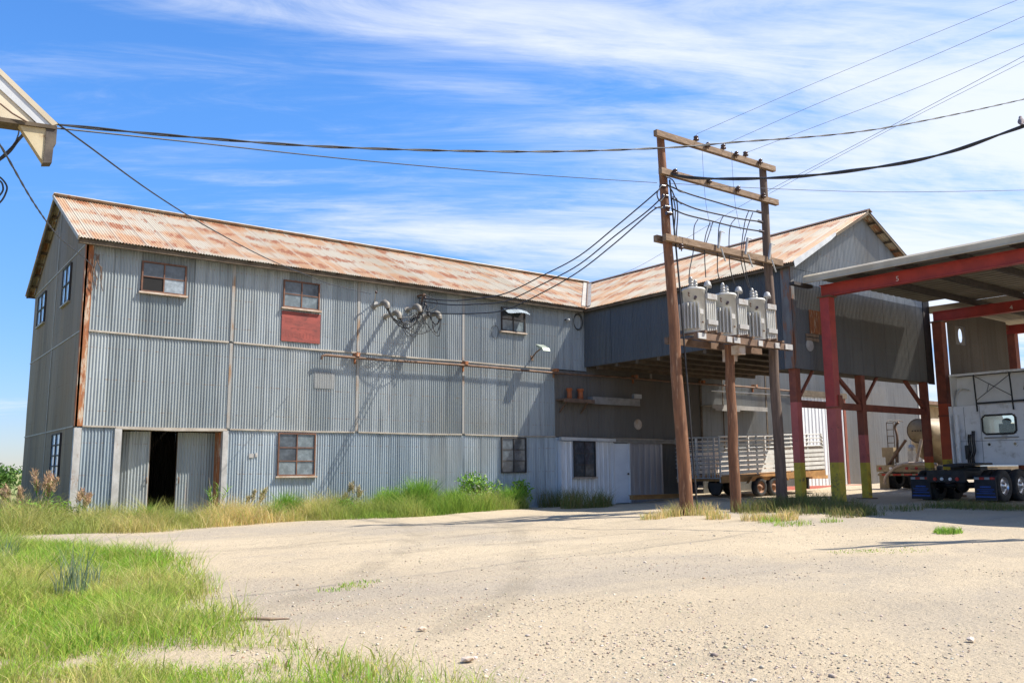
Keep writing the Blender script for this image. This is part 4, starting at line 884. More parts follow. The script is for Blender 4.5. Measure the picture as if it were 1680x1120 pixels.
for (px, a), lab in zip(((1137, [(1143, 220), (1300, 152), (1480, 77), (1665, 2), (1740, -28)]), (1181, [(1187, 238), (1330, 175), (1500, 105), (1680, 27), (1760, -8)]), (1219, [(1226, 250), (1340, 207), (1500, 146), (1680, 72), (1760, 38)])),
        ('faint line wire from the top crossarm, uppermost of the three at the right', 'faint line wire from the top crossarm, middle of the three at the right', 'faint line wire from the top crossarm, lowest of the three at the right')):
    q = ins_top[px]; wire('line_wire', [q]+survey(a, (q.x, q.y), (PO[0]-.2, PO[1])), .0045, lab, 'wire', 'line wires to the top crossarm', 'wire', 4)
wire('thin_wire', survey([(968, 467), (1040, 441), (1128, 390), (1233, 328), (1340, 271), (1500, 187), (1680, 92), (1760, 50)], (21.6, 24.4), (19.5, 2.6)), .0065, 'thin wire climbing from the roof valley behind the timber frame to the upper right', 'wire', None, 'wire', 4)
wire('thin_wire', survey([(1262, 318), (1340, 276), (1500, 192), (1680, 101), (1760, 60)], (16.6, HY), (19.5, 2.6)), .0045, 'thin wire from the right timber pole, just below the wire from the roof valley', 'wire', None, 'wire', 4)
dr = ([(1086, 307), (1060, 330), (1010, 372), (950, 420), (890, 452), (830, 481), (780, 490), (740, 493), (686, 489)],
      [(1088, 322), (1060, 348), (1010, 386), (950, 434), (890, 466), (830, 494), (780, 499), (740, 500), (690, 494)],
      [(1086, 340), (1070, 346), (1010, 398), (950, 445), (890, 480), (830, 508), (780, 514), (720, 514), (694, 510)])
for pxs, lab in zip(dr, ('uppermost of the three black cables from the left pole to the wall bracket', 'middle one of the three black cables from the left pole to the wall bracket', 'lowest of the three black cables from the left pole to the wall bracket')):
    wire('service_cable', survey(pxs, (13.2, HY-.15), (12.45, F-.35)), .016, lab, 'cable', 'cables from the pole to the wall')
for pxs, lab in zip(([(1100, 306), (1130, 318), (1180, 333), (1215, 343), (1247, 348)], [(1103, 326), (1140, 342), (1185, 353), (1215, 359), (1250, 364)], [(1102, 342), (1125, 352), (1165, 362), (1210, 373), (1252, 380)]),
        ('upper black bus cable strung between the two tall poles', 'middle black bus cable strung between the two tall poles', 'lower black bus cable strung between the two tall poles')):
    wire('bus_cable', smooth([at(x, y, 1, HY-.16) for x, y in pxs]), .019, lab, 'cable', 'bus cables between the poles')
k = 0
for pxs, lab in (([(1145, 360), (1139, 372), (1138, 395), (1137, 415), (1132, 440), (1130, 462)], 'black lead to the left transformer, the leftmost drop'), ([(1165, 365), (1157, 390), (1156, 420), (1158, 455)], 'black lead to the right bushing of the left transformer'), ([(1187, 354), (1180, 370), (1178, 400), (1177, 440), (1181, 462)], 'black lead to the left bushing of the middle transformer'),
        ([(1208, 357), (1198, 372), (1196, 405), (1198, 440), (1206, 468)], 'black lead curving to the middle transformer below the bus cables'), ([(1228, 347), (1222, 365), (1217, 400), (1216, 430), (1228, 472)], 'black lead to the left bushing of the right transformer'), ([(1235, 349), (1226, 375), (1219, 410), (1226, 455), (1232, 478)], 'black lead looping to the right transformer, the rightmost drop'),
        ([(1170, 363), (1163, 385), (1158, 400)], 'short black jumper dropping onto the lower crossarm')):
    wire('transformer_lead', smooth([at(x, y, 1, HY-.14+.05*(k % 3)) for x, y in pxs]), .011, lab, 'cable', 'leads down to the transformers'); k += 1
for px, a in ((1153, 'left'), (1201, 'right')):
    pts = [at(px-1, 248, 1, HY-.26), at(px+2, 300, 1, HY-.26), at(px+6, 340, 1, HY-.26), at(px+14, 378, 1, HY-.26)]
    wire('riser_wire', smooth(pts), .005, 'thin grey riser wire hanging from the top crossarm, '+a+' one of two', 'wire', None, 'wire', 4)
mb = MB()
for pts in ([(1086, 303), (1078, 318), (1083, 330), (1090, 322)], [(1092, 290), (1104, 296), (1112, 312), (1122, 316)], [(1093, 300), (1102, 312), (1108, 325), (1118, 335)], [(1104, 322), (1108, 345), (1106, 380), (1108, 395)], [(1110, 325), (1112, 350), (1110, 380), (1110, 392)], [(1074, 340), (1085, 341), (1094, 338)]):
    mb.tube(smooth([at(x, y, 1, HY-.2) for x, y in pts]), .014, 6)
mesh_thing('cable_tangle', mb, M['cable'], 'tangle of black cable tails around the top of the left timber pole', 'cable')
# bird on the thick cable
bp = onvert(1676, 208, (13.2, HY-.2), PO); bd = (Vector((PO[0]-13.2, PO[1]-HY, 0))).normalized(); pr = Vector((bd.y, -bd.x, 0))
mb = MB(); sp_ = [(-.16, -.02, .012), (-.10, .01, .02), (-.05, .04, .042), (0, .075, .055), (.04, .11, .048), (.06, .14, .032), (.07, .165, .03), (.082, .18, .027), (.10, .182, .012), (.12, .178, .003)]
mb.tube([bp+pr*(-a*.8)+Vector((0, 0, z+.02)) for a, z, r in sp_], [r for a, z, r in sp_], 12)
bo = mesh_thing('dove', mb, M['birdm'], 'small grey dove perched on the thick black cable', 'bird')
lg = MB()
for s_ in (-.012, .012): lg.mark().tube([bp+bd*s_+Vector((0, 0, .06)), bp+bd*s_+Vector((0, 0, .012))], .004, 5)
lg.pieces('leg', M['insul'], bo)
# ================================================================== FITTINGS ON THE LONG WALL
def vlabel(i): return ('grey weatherhead on its wall conduit, leftmost of the four under the eave', 'grey weatherhead on its wall conduit, second from the left and lowest', 'grey weatherhead on its wall conduit beside the cable bracket', 'grey weatherhead on its wall conduit, nearest the service cables')[i]
heads = []
for i, (px, py) in enumerate(((613, 503), (632, 519), (668, 508), (697, 520))):
    q = at(px, py, 1, F); o_ = .52 if i != 2 else .42
    s_ = thing('weatherhead', vlabel(i), 'weatherhead', (q.x, F, q.z), 'weatherheads on the long wall')
    mb = MB(); mb.tube([q+Vector((0, -.01, 0)), q+Vector((0, -o_, 0))], .045+.012*(i in (1, 3)), 10); mb.tube([q+Vector((0, -.012, 0)), q+Vector((0, -.03, 0))], .09, 10); mb.build('conduit', M['concrete'], s_)
    mb = MB(); e = q+Vector((0, -o_, 0))
    mb.tube([e+Vector((0, .06, .0)), e+Vector((0, 0, .015)), e+Vector((.03, -.08, .02)), e+Vector((.05, -.15, -.03)), e+Vector((.06, -.19, -.11)), e+Vector((.06, -.20, -.16))], [.055, .07, .088, .09, .075, .06], 12); mb.build('hood', M['hood'], s_)
    heads.append(e+Vector((.06, -.19, -.16)))
br = Vector((12.42, F-.34, 6.08))
s_ = thing('cable_bracket', 'rusty wall bracket holding the three service cables under the eave', 'bracket', (12.42, F, 5.5))
mb = MB(); mb.bar((12.42, F-.02, 6.12), (12.42, F-.38, 6.12), .05, .05); mb.bar((12.40, F-.03, 5.45), (12.42, F-.34, 6.10), .045, .045); mb.build('arm', M['steelbrown'], s_)
mb = MB()
for z in (6.10, 6.02, 5.84): mb.mark().ball((12.46, F-.36, z), .04, .04, .035, 8, 6)
mb.pieces('insulator', M['insul'], s_)
s_ = thing('wire_bracket', 'small angled wall bracket at the end of the wire from the near eave', 'bracket', (10.92, F, 5.75))
mb = MB(); mb.bar((11.02, F-.02, 5.78), (10.9, F-.34, 6.0), .025, .025); mb.tube([(11.05, F-.01, 5.74), (11.05, F-.08, 5.74)], .07, 8); mb.build('arm', M['corner_tin'], s_)
mb = MB(); mb.ball((10.9, F-.35, 6.0), .035); mb.build('insulator', M['insul'], s_)
def loop(name, a, b, dip, label, r=.013, n=18, side=0.):
    a = Vector(a); b = Vector(b); pts = []
    for i in range(n+1):
        t = i/n; p = a.lerp(b, t); p.z -= dip*sin(pi*t)**.75; p.y -= side*sin(pi*t); pts.append(p)
    wire(name, pts, r, label, 'cable', 'cable loops below the weatherheads')
loop('cable_loop', heads[0], (12.45, F-.36, 5.84), .62, 'outermost deep black loop from the left weatherhead to the wall bracket', .016, side=.05)
loop('cable_loop', heads[0]+Vector((.03, 0, 0)), (12.43, F-.36, 6.02), .60, 'second deep black loop from the left weatherhead, inside the outermost', .014)
loop('cable_loop', heads[0]+Vector((-.03, 0, 0)), (12.40, F-.36, 5.84), .46, 'shallow inner black loop from the left weatherhead', .013)
loop('cable_loop', heads[1], (12.46, F-.36, 5.84), .34, 'black loop from the second weatherhead up to the bracket', .014, side=.06)
loop('cable_loop', heads[1]+Vector((.04, 0, 0)), heads[3], .42, 'long black loop hanging from the second to the last weatherhead', .012)
loop('cable_loop', heads[2], (12.48, F-.36, 6.02), .22, 'short black loop from the weatherhead beside the bracket', .014)
loop('cable_loop', heads[3], (12.5, F-.36, 5.84), .34, 'black loop from the last weatherhead back to the bracket', .016, side=.05)
loop('cable_loop', heads[3]+Vector((.03, -.02, 0)), heads[3]+Vector((-.28, .02, .16)), .48, 'narrow hanging black loop under the last weatherhead', .014)
wire('jumper_wire', smooth([Vector((12.5, F-.36, 6.1)), Vector((12.9, F-.3, 5.98)), Vector((12.75, F-.34, 5.72)), Vector((12.2, F-.36, 5.55)), Vector((12.0, F-.3, 5.28)), Vector((12.55, F-.25, 5.3))]), .012, 'crooked black jumper wire twisting between the bracket and the hoods')
mb = MB(); rr_ = random.Random(12)
for i in range(11):
    a = Vector((12.42+rr_.uniform(-.1, .15), F-.3+rr_.uniform(-.08, .1), 5.9+rr_.uniform(-.25, .2))); h_ = heads[rr_.choice((0, 1, 1, 2, 2, 3, 3))]; b = h_+Vector((rr_.uniform(-.06, .06), 0, rr_.uniform(-.06, .02)))
    m1 = a.lerp(b, .35)+Vector((rr_.uniform(-.35, .4), rr_.uniform(-.06, .08), -rr_.uniform(.0, .6))); m2 = a.lerp(b, .7)+Vector((rr_.uniform(-.3, .35), rr_.uniform(-.06, .08), -rr_.uniform(.1, .7))); mb.tube(smooth([a, m1, m2, b], 7), rr_.uniform(.006, .011), 5, False)
for i in range(3):
    c0 = Vector((12.3+rr_.uniform(-.5, .5), F-.3, 5.5+rr_.uniform(-.2, .25))); mb.ball(c0, .035, .035, .05, 8, 6)
mesh_thing('cable_tangle', mb, M['cable'], 'dense tangle of thin black cables between the weatherheads on the long wall', 'cable')
# wire coils hung on the wall
for (px, py, rr, lab) in ((948, 528, .24, 'coil of wire hung on the wall in the inner corner under the eave'), (812, 544, .20, 'single loop of wire hung on the wall left of the small awning')):
    q = at(px, py, 1, F-.04); mb = MB()
    for j in range(3 if px > 900 else 1): mb.tube([q+Vector((cos(2*pi*i/20)*(rr*.72+.015*j), -.012*j, sin(2*pi*i/20)*(rr+.02*j))) for i in range(21)], .007, 5)
    mesh_thing('wire_coil', mb, M['cable'], lab, 'wire coil')
# floodlight
q = at(872, 585, 1, F); fx = thing('floodlight', 'green grey box floodlight on an arm sticking out of the long wall', 'floodlight', (q.x, F, q.z))
mb = MB(); e = Vector((q.x, F-.55, q.z+.22)); mb.tube([(q.x, F-.01, q.z-.05), (q.x, F-.25, q.z+.12), tuple(e)], .022, 8); mb.box(q.x-.05, q.x+.05, F-.03, F-.012, q.z-.12, q.z+.03); mb.build('arm', M['steelbrown'], fx)
mb = MB(); mb.prism([e+Vector((-.16, .08, .02)), e+Vector((.16, .08, .02)), e+Vector((.14, -.22, -.12)), e+Vector((-.14, -.22, -.12))], (0, .05, .10)); mb.build('housing', M['lampgrey'], fx)
mb = MB(); mb.prism([e+Vector((-.13, .06, .005)), e+Vector((.13, .06, .005)), e+Vector((.12, -.2, -.122)), e+Vector((-.12, -.2, -.122))], (0, -.006, -.012)); mb.build('lens', M['glass_pale'], fx)
fz = thing('spotlight', 'small pale spotlight under the eave beside the inner corner', 'spotlight', (18.05, F, 5.95)); mb = MB(); mb.tube([(17.98, F-.01, 5.98), (17.98, F-.12, 5.97)], .02, 8); mb.build('arm', M['framedark'], fz); mb = MB(); mb.ball((18.0, F-.16, 5.95), .055, .08, .055); mb.build('lamp', M['porc'], fz)
# pots on the dark shelf
for i, (xx, lab) in enumerate(((17.95, 'orange clay pot on the dark wall shelf, the left one'), (18.42, 'orange clay pot on the dark wall shelf, the right one with a wider rim'))):
    mb = MB(); yy = F-.22; r_ = .09+.012*i
    mb.tube([(xx, yy, 3.362), (xx, yy, 3.37), (xx, yy, 3.55), (xx, yy, 3.64), (xx, yy, 3.65), (xx, yy, 3.72)], [r_*.9, r_, r_*.82, r_*.85, r_*1.12, r_*1.12], 16); mesh_thing('clay_pot', mb, M['clay'], lab, 'pot', 'pots on the wall shelf')
# tangle of straps on the corner of the building
mb = MB(); rr_ = random.Random(3)
for i in range(7):
    a = Vector((X0+.18+rr_.uniform(-.02, .1), F-.09, 6.1)); pts = [a]
    for j in range(5): a = a+Vector((rr_.uniform(-.06, .08), rr_.uniform(-.03, .03), rr_.uniform(-.26, -.05))); pts.append(Vector((a.x, F-.09+rr_.uniform(-.04, .0), a.z)))
    mb.tube(smooth(pts, 4), .008, 5)
mesh_thing('wire_bundle', mb, M['steelbrown'], 'rusty bundle of wire and bracket at the top of the building corner', 'wire')

# ================================================================== NEAR BUILDING AT THE UPPER LEFT
nb = thing('near_outbuilding', 'cream eave corner of a near building poking in at the upper left', 'building', (-1.6, 6.4, 0))
def D(x, y, d): return at(x, y, 1, d)
d0 = 6.4
bk_ = Vector((.0, .16, .0))
mb = MB(); mb.prism([D(-260, -128, d0), D(0, 112, d0), D(95, 203, d0), D(86, 206, d0), D(0, 122, d0), D(-262, -112, d0)], bk_); mb.build('roof', M['canopytop'], nb)
mb = MB(); mb.prism([D(-262, -112, d0+.01), D(0, 122, d0+.01), D(86, 205, d0+.01), D(62, 203, d0+.01), D(0, 146, d0+.01), D(-266, -80, d0+.01)], bk_*.9); mb.build('rake_trim', M['tin'], nb)
mb = MB(); mb.prism([D(-266, -84, d0+.02), D(0, 146, d0+.02), D(58, 202, d0+.02), D(30, 199, d0+.02), D(0, 193, d0+.02), D(-240, 150, d0+.02)], bk_*.85); mb.build('soffit', M['cream'], nb)
mb = MB(); mb.prism([D(-240, 150, d0+.0), D(0, 192, d0+.0), D(90, 206, d0+.0), D(92, 212, d0+.0), D(0, 199, d0+.0), D(-240, 160, d0+.0)], bk_*.9); mb.build('eave_board', M['eavewood'], nb)
mb = MB(); mb.prism([D(30, 203, d0+.02), D(76, 210, d0+.02), D(76, 262, d0+.02), D(71, 266, d0+.02)], bk_*.4); mb.build('bracket_board', M['creamlit'], nb)
mb = MB(); mb.prism([D(76, 210, d0+.01), D(94, 207, d0+.01), D(92, 236, d0+.01), D(88, 240, d0+.01), D(85, 267, d0+.01), D(71, 267, d0+.01), D(74, 240, d0+.01)], bk_*.6); mb.build('rotten_end', M['rot'], nb)
mb = MB(); mb.tube([D(0, 170, d0-.01), D(20, 186, d0-.01), D(44, 200, d0-.01)], .006, 6); mb.build('soffit_seam', M['steelbrown'], nb)
mb = MB(); mb.prism([D(-700, -470, 6.6), D(-120, -15, 6.6), D(-120, 150, 6.6), D(-700, 150, 6.6)], (0, 3, 0)); mb.build('gable', M['cream'], nb)
mb = MB(); mb.corr(-4.0, -.75, lambda u, k, d: (u, 6.6-d, -.1+k*4.2)); mb.corr(6.6, 10, lambda u, k, d: (-.75+d, u, -.1+k*4.0)); mb.build('wall', M['wall_end'], nb)
# ================================================================== UTILITY POLE out of sight, whose shadow falls on the yard
up_ = thing('utility_pole', 'utility pole with crossarms at the right edge whose shadow crosses the gravel', 'utility pole', (PO[0], PO[1], G(*PO)))
mb = MB(); mb.tube([(PO[0], PO[1], -.2), (PO[0]+.05, PO[1], 9.6)], [.16, .10], 12); mb.build('pole', M['pole'], up_)
for z, L in ((9.3, 1.3), (8.5, 1.1)):
    mb = MB(); mb.bar((PO[0]-L, PO[1]+L*.35-.12, z), (PO[0]+L, PO[1]-L*.35-.12, z), .10, .12); mb.build('crossarm', M['arm'], up_)
mb = MB()
for k in (-1, -.4, .5, 1): mb.mark().tube([(PO[0]+1.2*k, PO[1]-.42*k-.12, 9.36), (PO[0]+1.2*k, PO[1]-.42*k-.12, 9.52)], .05, 8)
mb.pieces('insulator', M['insul'], up_)
# ================================================================== VEHICLES
def wheel(parent, x, y, z, r, wdt, side, rimmat, rimr=.58, bolts=8):
    """side = -1: outer face towards -Y"""
    mb = MB(); yo = y+side*wdt/2; yi = y-side*wdt/2; n = 28
    prof_ = [(yi, r*rimr), (yi, r*.90), (yi+side*.03, r*.985), (y-side*.0, r), (yo-side*.03, r*.985), (yo, r*.90), (yo+side*.004, r*.72), (yo-side*.012, r*rimr)]
    vs = []; 
    for yy, rr in prof_: vs += [(x+rr*cos(2*pi*i/n), yy, z+rr*sin(2*pi*i/n)) for i in range(n)]
    mb.add(vs, [(a*n+i, a*n+(i+1) % n, (a+1)*n+(i+1) % n, (a+1)*n+i) for a in range(len(prof_)-1) for i in range(n)], True)
    ty = mb.build('wheel', M['rubber'], parent)
    mb = MB(); rr = r*rimr
    prof_ = [(yo-side*.012, rr), (yo-side*.05, rr*.93), (yo-side*.075, rr*.80), (yo-side*.06, rr*.55), (yo-side*.03, rr*.36), (yo+side*.01, rr*.30), (yo+side*.012, .001)]
    vs = []
    for yy, q in prof_: vs += [(x+q*cos(2*pi*i/n), yy, z+q*sin(2*pi*i/n)) for i in range(n)]
    mb.add(vs, [(a*n+i, a*n+(i+1) % n, (a+1)*n+(i+1) % n, (a+1)*n+i) for a in range(len(prof_)-1) for i in range(n)], True)
    for i in range(bolts): a = 2*pi*i/bolts; mb.ball((x+rr*.45*cos(a), yo-side*.04, z+rr*.45*sin(a)), rr*.05, n=6, m=4)
    mb.build('rim', M[rimmat], ty)
    return ty
# ---- livestock trailer
TX0, TX1, TY0, TY1 = 21.62, 27.2, 18.0, 19.85
tz = lambda x: .88+(x-TX0)*.032
tl = thing('livestock_trailer', 'white slatted livestock trailer with an ochre frame parked behind the timber poles', 'trailer', (23.9, 18.9, G(23.9, 18.9)))
def tilted(mb, x0, x1, y0, y1, h0, h1): mb.bar((x0, (y0+y1)/2, tz(x0)+(h0+h1)/2), (x1, (y0+y1)/2, tz(x1)+(h0+h1)/2), y1-y0, h1-h0)
mb = MB(); tilted(mb, TX0, TX1, TY0-.02, TY0+.06, -.20, 0); tilted(mb, TX0, TX1, TY1-.06, TY1+.02, -.20, 0); tilted(mb, TX0, TX1+.1, TY0+.07, TY1-.07, -.05, 0)
for xx in np.arange(TX0+.1, TX1, .6): mb.box(xx-.03, xx+.03, TY0+.07, TY1-.07, tz(xx)-.15, tz(xx)-.055)
mb.bar((TX1-.8, 18.4, tz(TX1)-.25), (TX1+1.5, 18.92, tz(TX1)-.25), .08, .12); mb.bar((TX1-.8, 19.45, tz(TX1)-.25), (TX1+1.5, 18.92, tz(TX1)-.26), .08, .12)
mb.build('frame', M['trailerframe'], tl)
for sy in (TY0, TY1):
    mb = MB()
    for i in range(5): tilted(mb, TX0+.05, TX1, sy-.015, sy+.015, .05+i*.148, .16+i*.148)
    mb.build('side_slats', M['whiterail'], tl)
    mb = MB()
    for i in range(4):
        h = .86+i*.135; mb.tube([(TX0+.04, sy, tz(TX0)+h), (TX1-.2, sy, tz(TX1-.2)+h), (TX1-.06-.03*i, sy, tz(TX1)+h-.03), (TX1-.02, sy, tz(TX1)+max(.75, h-.15))], .019, 6)
    mb.build('side_rails', M['whiterail'], tl)
    mb = MB()
    for xx in (TX0+.02, 22.55, 23.5, 24.45, 25.35, 26.3, TX1-.04): mb.mark().box(xx-.025, xx+.025, sy+(.02 if sy == TY0 else -.06), sy+(.06 if sy == TY0 else -.02), tz(xx)-.18, tz(xx)+1.28)
    mb.pieces('side_post', M['whiterail'], tl)
mb = MB()
for j in range(9): y0 = TY0+.03+j*.222; mb.box(TX0-.03, TX0-.008, y0-.012, y0+.012, tz(TX0)-.05, tz(TX0)+1.26)
for j in range(17): y0 = TY0+.12+j*.105; mb.box(TX0-.025, TX0-.012, y0-.008, y0+.008, tz(TX0)-.05, tz(TX0)+.62)
gt = mb.build('rear_gate', M['greymetal'], tl)
mb = MB()
for h in (-.05, .28, .42, .55, .66, .80, .93, 1.06, 1.24): mb.box(TX0-.055, TX0-.031, TY0, TY1, tz(TX0)+h-.014, tz(TX0)+h+.014)
mb.build('gate_bar', M['greymetal'], gt)
mb = MB()
for yy in (TY0+.12, TY1-.75): mb.mark().prism([(TX0+.2, yy, tz(TX0)-.2), (TX0+.2, yy+.62, tz(TX0)-.2), (TX0+.2, yy+.45, .32), (TX0+.2, yy+.17, .32)], (.03, 0, 0))
mb.pieces('mudflap', M['chassis'], tl)
mb = MB(); mb.prism([(TX1, TY0, tz(TX1)-.02), (TX1, TY0, tz(TX1)+.86), (TX1+.16, TY0+.1, tz(TX1)+.80), (TX1+.2, TY0+.15, tz(TX1)-.02)], (0, TY1-TY0, 0)); mb.build('nose_panel', M['whiterail'], tl)
mb = MB(); mb.box(26.2, 26.28, TY0+.02, TY0+.1, .42, tz(26.2)-.1); mb.box(26.14, 26.34, TY0-.04, TY0+.16, G(26.2, 18)-.02, G(26.2, 18)+.05); mb.build('jack', M['chassis'], tl)
for xx in (23.5, 24.24):
    for yy, sd_ in ((TY0+.02, -1), (TY1-.02, 1)): wheel(tl, xx, yy-.0, G(xx, 18)+.30, .31, .2, sd_, 'rim_rust', .6, 5)
mb = MB(); tilted(mb, 23.05, 24.7, TY0-.12, TY0-.03, -.08, -.05); mb.bar((22.8, TY0-.075, tz(22.8)-.25), (23.05, TY0-.075, tz(23.05)-.065), .09, .02); mb.bar((24.7, TY0-.075, tz(24.7)-.065), (24.95, TY0-.075, tz(24.95)-.25), .09, .02); mb.build('fender', M['trailerframe'], tl)
mb = MB(); zb_ = G(20.6, 19.4); mb.box(19.6, 22.3, 19.9, 20.05, zb_+.04, zb_+.16); mb.box(19.6, 22.3, 19.86, 20.09, zb_+.16, zb_+.18); mesh_thing('steel_beam', mb, M['trailerframe'], 'ochre steel beam lying on the ground behind the trailer gate', 'beam')
# ---- truck tractor
KY = 11.52; HW = 1.12; KG = G(23.7, 11.5)
tk = thing('truck_tractor', 'white highway truck tractor with a sleeper cab parked under the red canopy, seen from behind', 'truck', (24.5, KY, KG))
mb = MB()
for s_ in (-.36, .36): mb.box(22.85, 30.5, KY+s_-.04, KY+s_+.04, KG+.58, KG+.80)
mb.box(22.80, 22.9, KY-.5, KY+.5, KG+.52, KG+.82); mb.box(24.9, 25.45, KY-.5, KY+.5, KG+.80, KG+.84)
for xx in (23.68, 24.66): mb.tube([(xx, KY-.75, KG+.42), (xx, KY+.75, KG+.42)], .07, 8); mb.ball((xx, KY, KG+.42), .2, .16, .2)
mb.box(22.95, 23.5, KY-1.02, KY-.5, KG+.86, KG+.88); mb.box(22.95, 23.5, KY+.5, KY+1.02, KG+.86, KG+.88)
mb.build('chassis', M['chassis'], tk)
mb = MB(); mb.prism([(23.55, KY-.42, KG+.93), (23.65, KY-.12, KG+.90), (23.85, KY, KG+.90), (23.65, KY+.12, KG+.90), (23.55, KY+.42, KG+.93), (24.5, KY+.45, KG+.97), (24.5, KY-.45, KG+.97)], (0, 0, .05)); mb.box(23.9, 24.3, KY-.4, KY+.4, KG+.80, KG+.93); mb.build('fifth_wheel', M['chassis'], tk)
for xx in (23.68, 24.66):
    for s_ in (-1, 1):
        wheel(tk, xx, KY+s_*(HW-.14), KG+.42, .42, .22, s_, 'rim', .55, 10); wheel(tk, xx, KY+s_*(HW-.40), KG+.42, .42, .22, s_, 'rim', .55, 6)
for s_ in (-1, 1): wheel(tk, 29.4, KY+s_*(HW-.14), KG+.42, .42, .25, s_, 'rim', .55, 10)
for s_ in (-1, 1):
    yc = KY+s_*(HW-.27); mb = MB(); mb.box(23.10, 23.13, yc-.27, yc+.27, KG+.06, KG+.66); mb.tube([(23.12, yc-.3, KG+.67), (23.12, yc+.3, KG+.67)], .018, 6); fo = mb.build('mudflap', M['flap'], tk)
    for k_, mt in enumerate(('corner_tin', 'redlens', 'corner_tin', 'redlens')):
        mb = MB(); y0 = yc+.26-k_*.13; mb.box(23.085, 23.098, y0-.125, y0-.003, KG+.585, KG+.645); mb.build('reflector_strip', M[mt], fo)
    mb = MB(); rr_ = random.Random(5)
    for z, hw, hh in ((.40, .13, .035), (.335, .20, .018), (.285, .16, .016), (.235, .22, .018), (.15, .24, .03)):
        y_ = -hw
        while y_ < hw: l_ = rr_.uniform(.018, .05); mb.box(23.09, 23.098, yc-y_-min(l_, hw-y_+.01), yc-y_, KG+z-hh/2, KG+z+hh/2); y_ += l_+.008
    mb.build('blue_lettering', M['blue'], fo)
for y_, mt, r_ in ((KY+.10, 'clearlens', .045), (KY-.12, 'clearlens', .045), (KY+.28, 'redlens', .05), (KY-.30, 'redlens', .05)):
    mb = MB(); mb.tube([(22.8, y_, KG+.60), (22.77, y_, KG+.60)], [r_, r_*.85], 14); mb.build('lamp', M[mt], tk)
mb = MB(); mb.box(22.785, 22.798, KY-.16, KY+.2, KG+.70, KG+.78); mb.build('number_plate', M['flap'], tk)
# sleeper cab as a hollow shell
CX = 25.5; z0, z1 = KG+.95, KG+2.66; yL, yR = KY+.98, KY-1.22
wy0_, wy1_, wz0_, wz1_ = 10.80, 11.70, 2.05, 2.58
mb = MB()
mb.box(CX, CX+.04, yR, wy0_, z0, z1); mb.box(CX, CX+.04, wy1_, yL, z0, z1); mb.box(CX, CX+.04, wy0_, wy1_, z0, wz0_); mb.box(CX, CX+.04, wy0_, wy1_, wz1_, z1)
for ys_ in (yL-.04, yR): mb.prism([(CX+.04, ys_, z0), (28.9, ys_, z0), (28.9, ys_, z1-.75), (28.4, ys_, z1-.02), (CX+.04, ys_, z1-.02)], (0, .04, 0))
mb.box(CX+.04, 28.4, yR+.04, yL-.04, z1-.06, z1-.02); mb.box(CX+.04, 29.0, yR+.04, yL-.04, z0, z0+.05)
cb_ = mb.build('cab', M['white'], tk)
mb = MB(); mb.prism([(28.95, yR+.15, KG+.75), (31.2, yR+.35, KG+.75), (31.25, yR+.35, KG+1.55), (28.95, yR+.1, z1-.80)], (0, yL-yR-.5, 0)); mb.build('hood', M['white'], tk)
mb = MB()
for a in np.linspace(0, 2*pi, 33)[:-1]: pass
rw = [(CX-.012, KY_, z_) for KY_, z_ in ((wy0_+.08, wz0_), (wy1_-.08, wz0_), (wy1_, wz0_+.08), (wy1_, wz1_-.08), (wy1_-.08, wz1_), (wy0_+.08, wz1_), (wy0_, wz1_-.08), (wy0_, wz0_+.08), (wy0_+.08, wz0_))]
mb.tube(rw, .028, 6); wn_ = mb.build('rear_window', M['chassis'], cb_)
mb = MB(); mb.box(CX+.012, CX+.02, wy0_, wy1_, wz0_, wz1_); mb.build('pane', M['clearglass'], wn_)
mb = MB()
for yy in (KY-.5, KY+.45): mb.mark().box(27.6, 27.75, yy-.22, yy+.22, z0+.3, z0+1.25); mb.box(27.1, 27.6, yy-.22, yy+.22, z0+.25, z0+.45); mb.ball((27.65, yy, z0+1.32), .09, .14, .1)
mb.pieces('seat', M['chassis'], cb_)
mb = MB()
for yy in (10.4, 11.75, 12.2): mb.mark().box(CX-.006, CX-.001, yy-.006, yy+.006, z0+.02, z1-.03)
mb.mark().box(CX-.006, CX-.001, yR+.05, yL-.05, 1.86, 1.872)
mb.pieces('panel_seam', M['seam'], cb_)
mb = MB(); mb.tube([(CX-.02, 10.75, 1.95), (CX-.06, 10.8, 1.95), (CX-.06, 11.62, 1.95), (CX-.02, 11.67, 1.95)], .016, 6); mb.build('grab_rail', M['greymetal'], cb_)
for y_ in (11.55, 10.86):
    mb = MB(); mb.tube([(CX, y_, 1.76), (CX-.03, y_, 1.76)], [.075, .065], 14); po_ = mb.build('gladhand_port', M['rim'], cb_)
    mb = MB(); mb.tube([(CX-.031, y_, 1.76), (CX-.036, y_, 1.76)], .04, 12); mb.build('cap', M['chassis'] if y_ > 11 else M['tan'], po_)
mb = MB()
for y_ in (11.93, 11.98, 12.04, 12.09): mb.tube(smooth([Vector((CX-.05, y_, 2.15-.1*(y_ > 12))), Vector((CX-.16, y_-.03, 1.9)), Vector((CX-.2, y_-.06, 1.6)), Vector((CX-.12, y_+.04, 1.4)), Vector((CX-.2, y_-.02, 1.2))]), .022, 6)
mb.box(CX-.12, CX-.01, 12.1, 12.2, 1.35, 1.75); mb.build('air_hose', M['cable'], cb_)
mb = MB(); mb.tube([(CX-.12, 12.38, z0-.1), (CX-.12, 12.38, z1-.25)], .07, 12); mb.bar((CX-.02, yL+.03, z0-.1), (CX-.02, yL+.03, z1), .04, .3, (1, 0, 0)); mb.build('side_extender', M['white'], cb_)
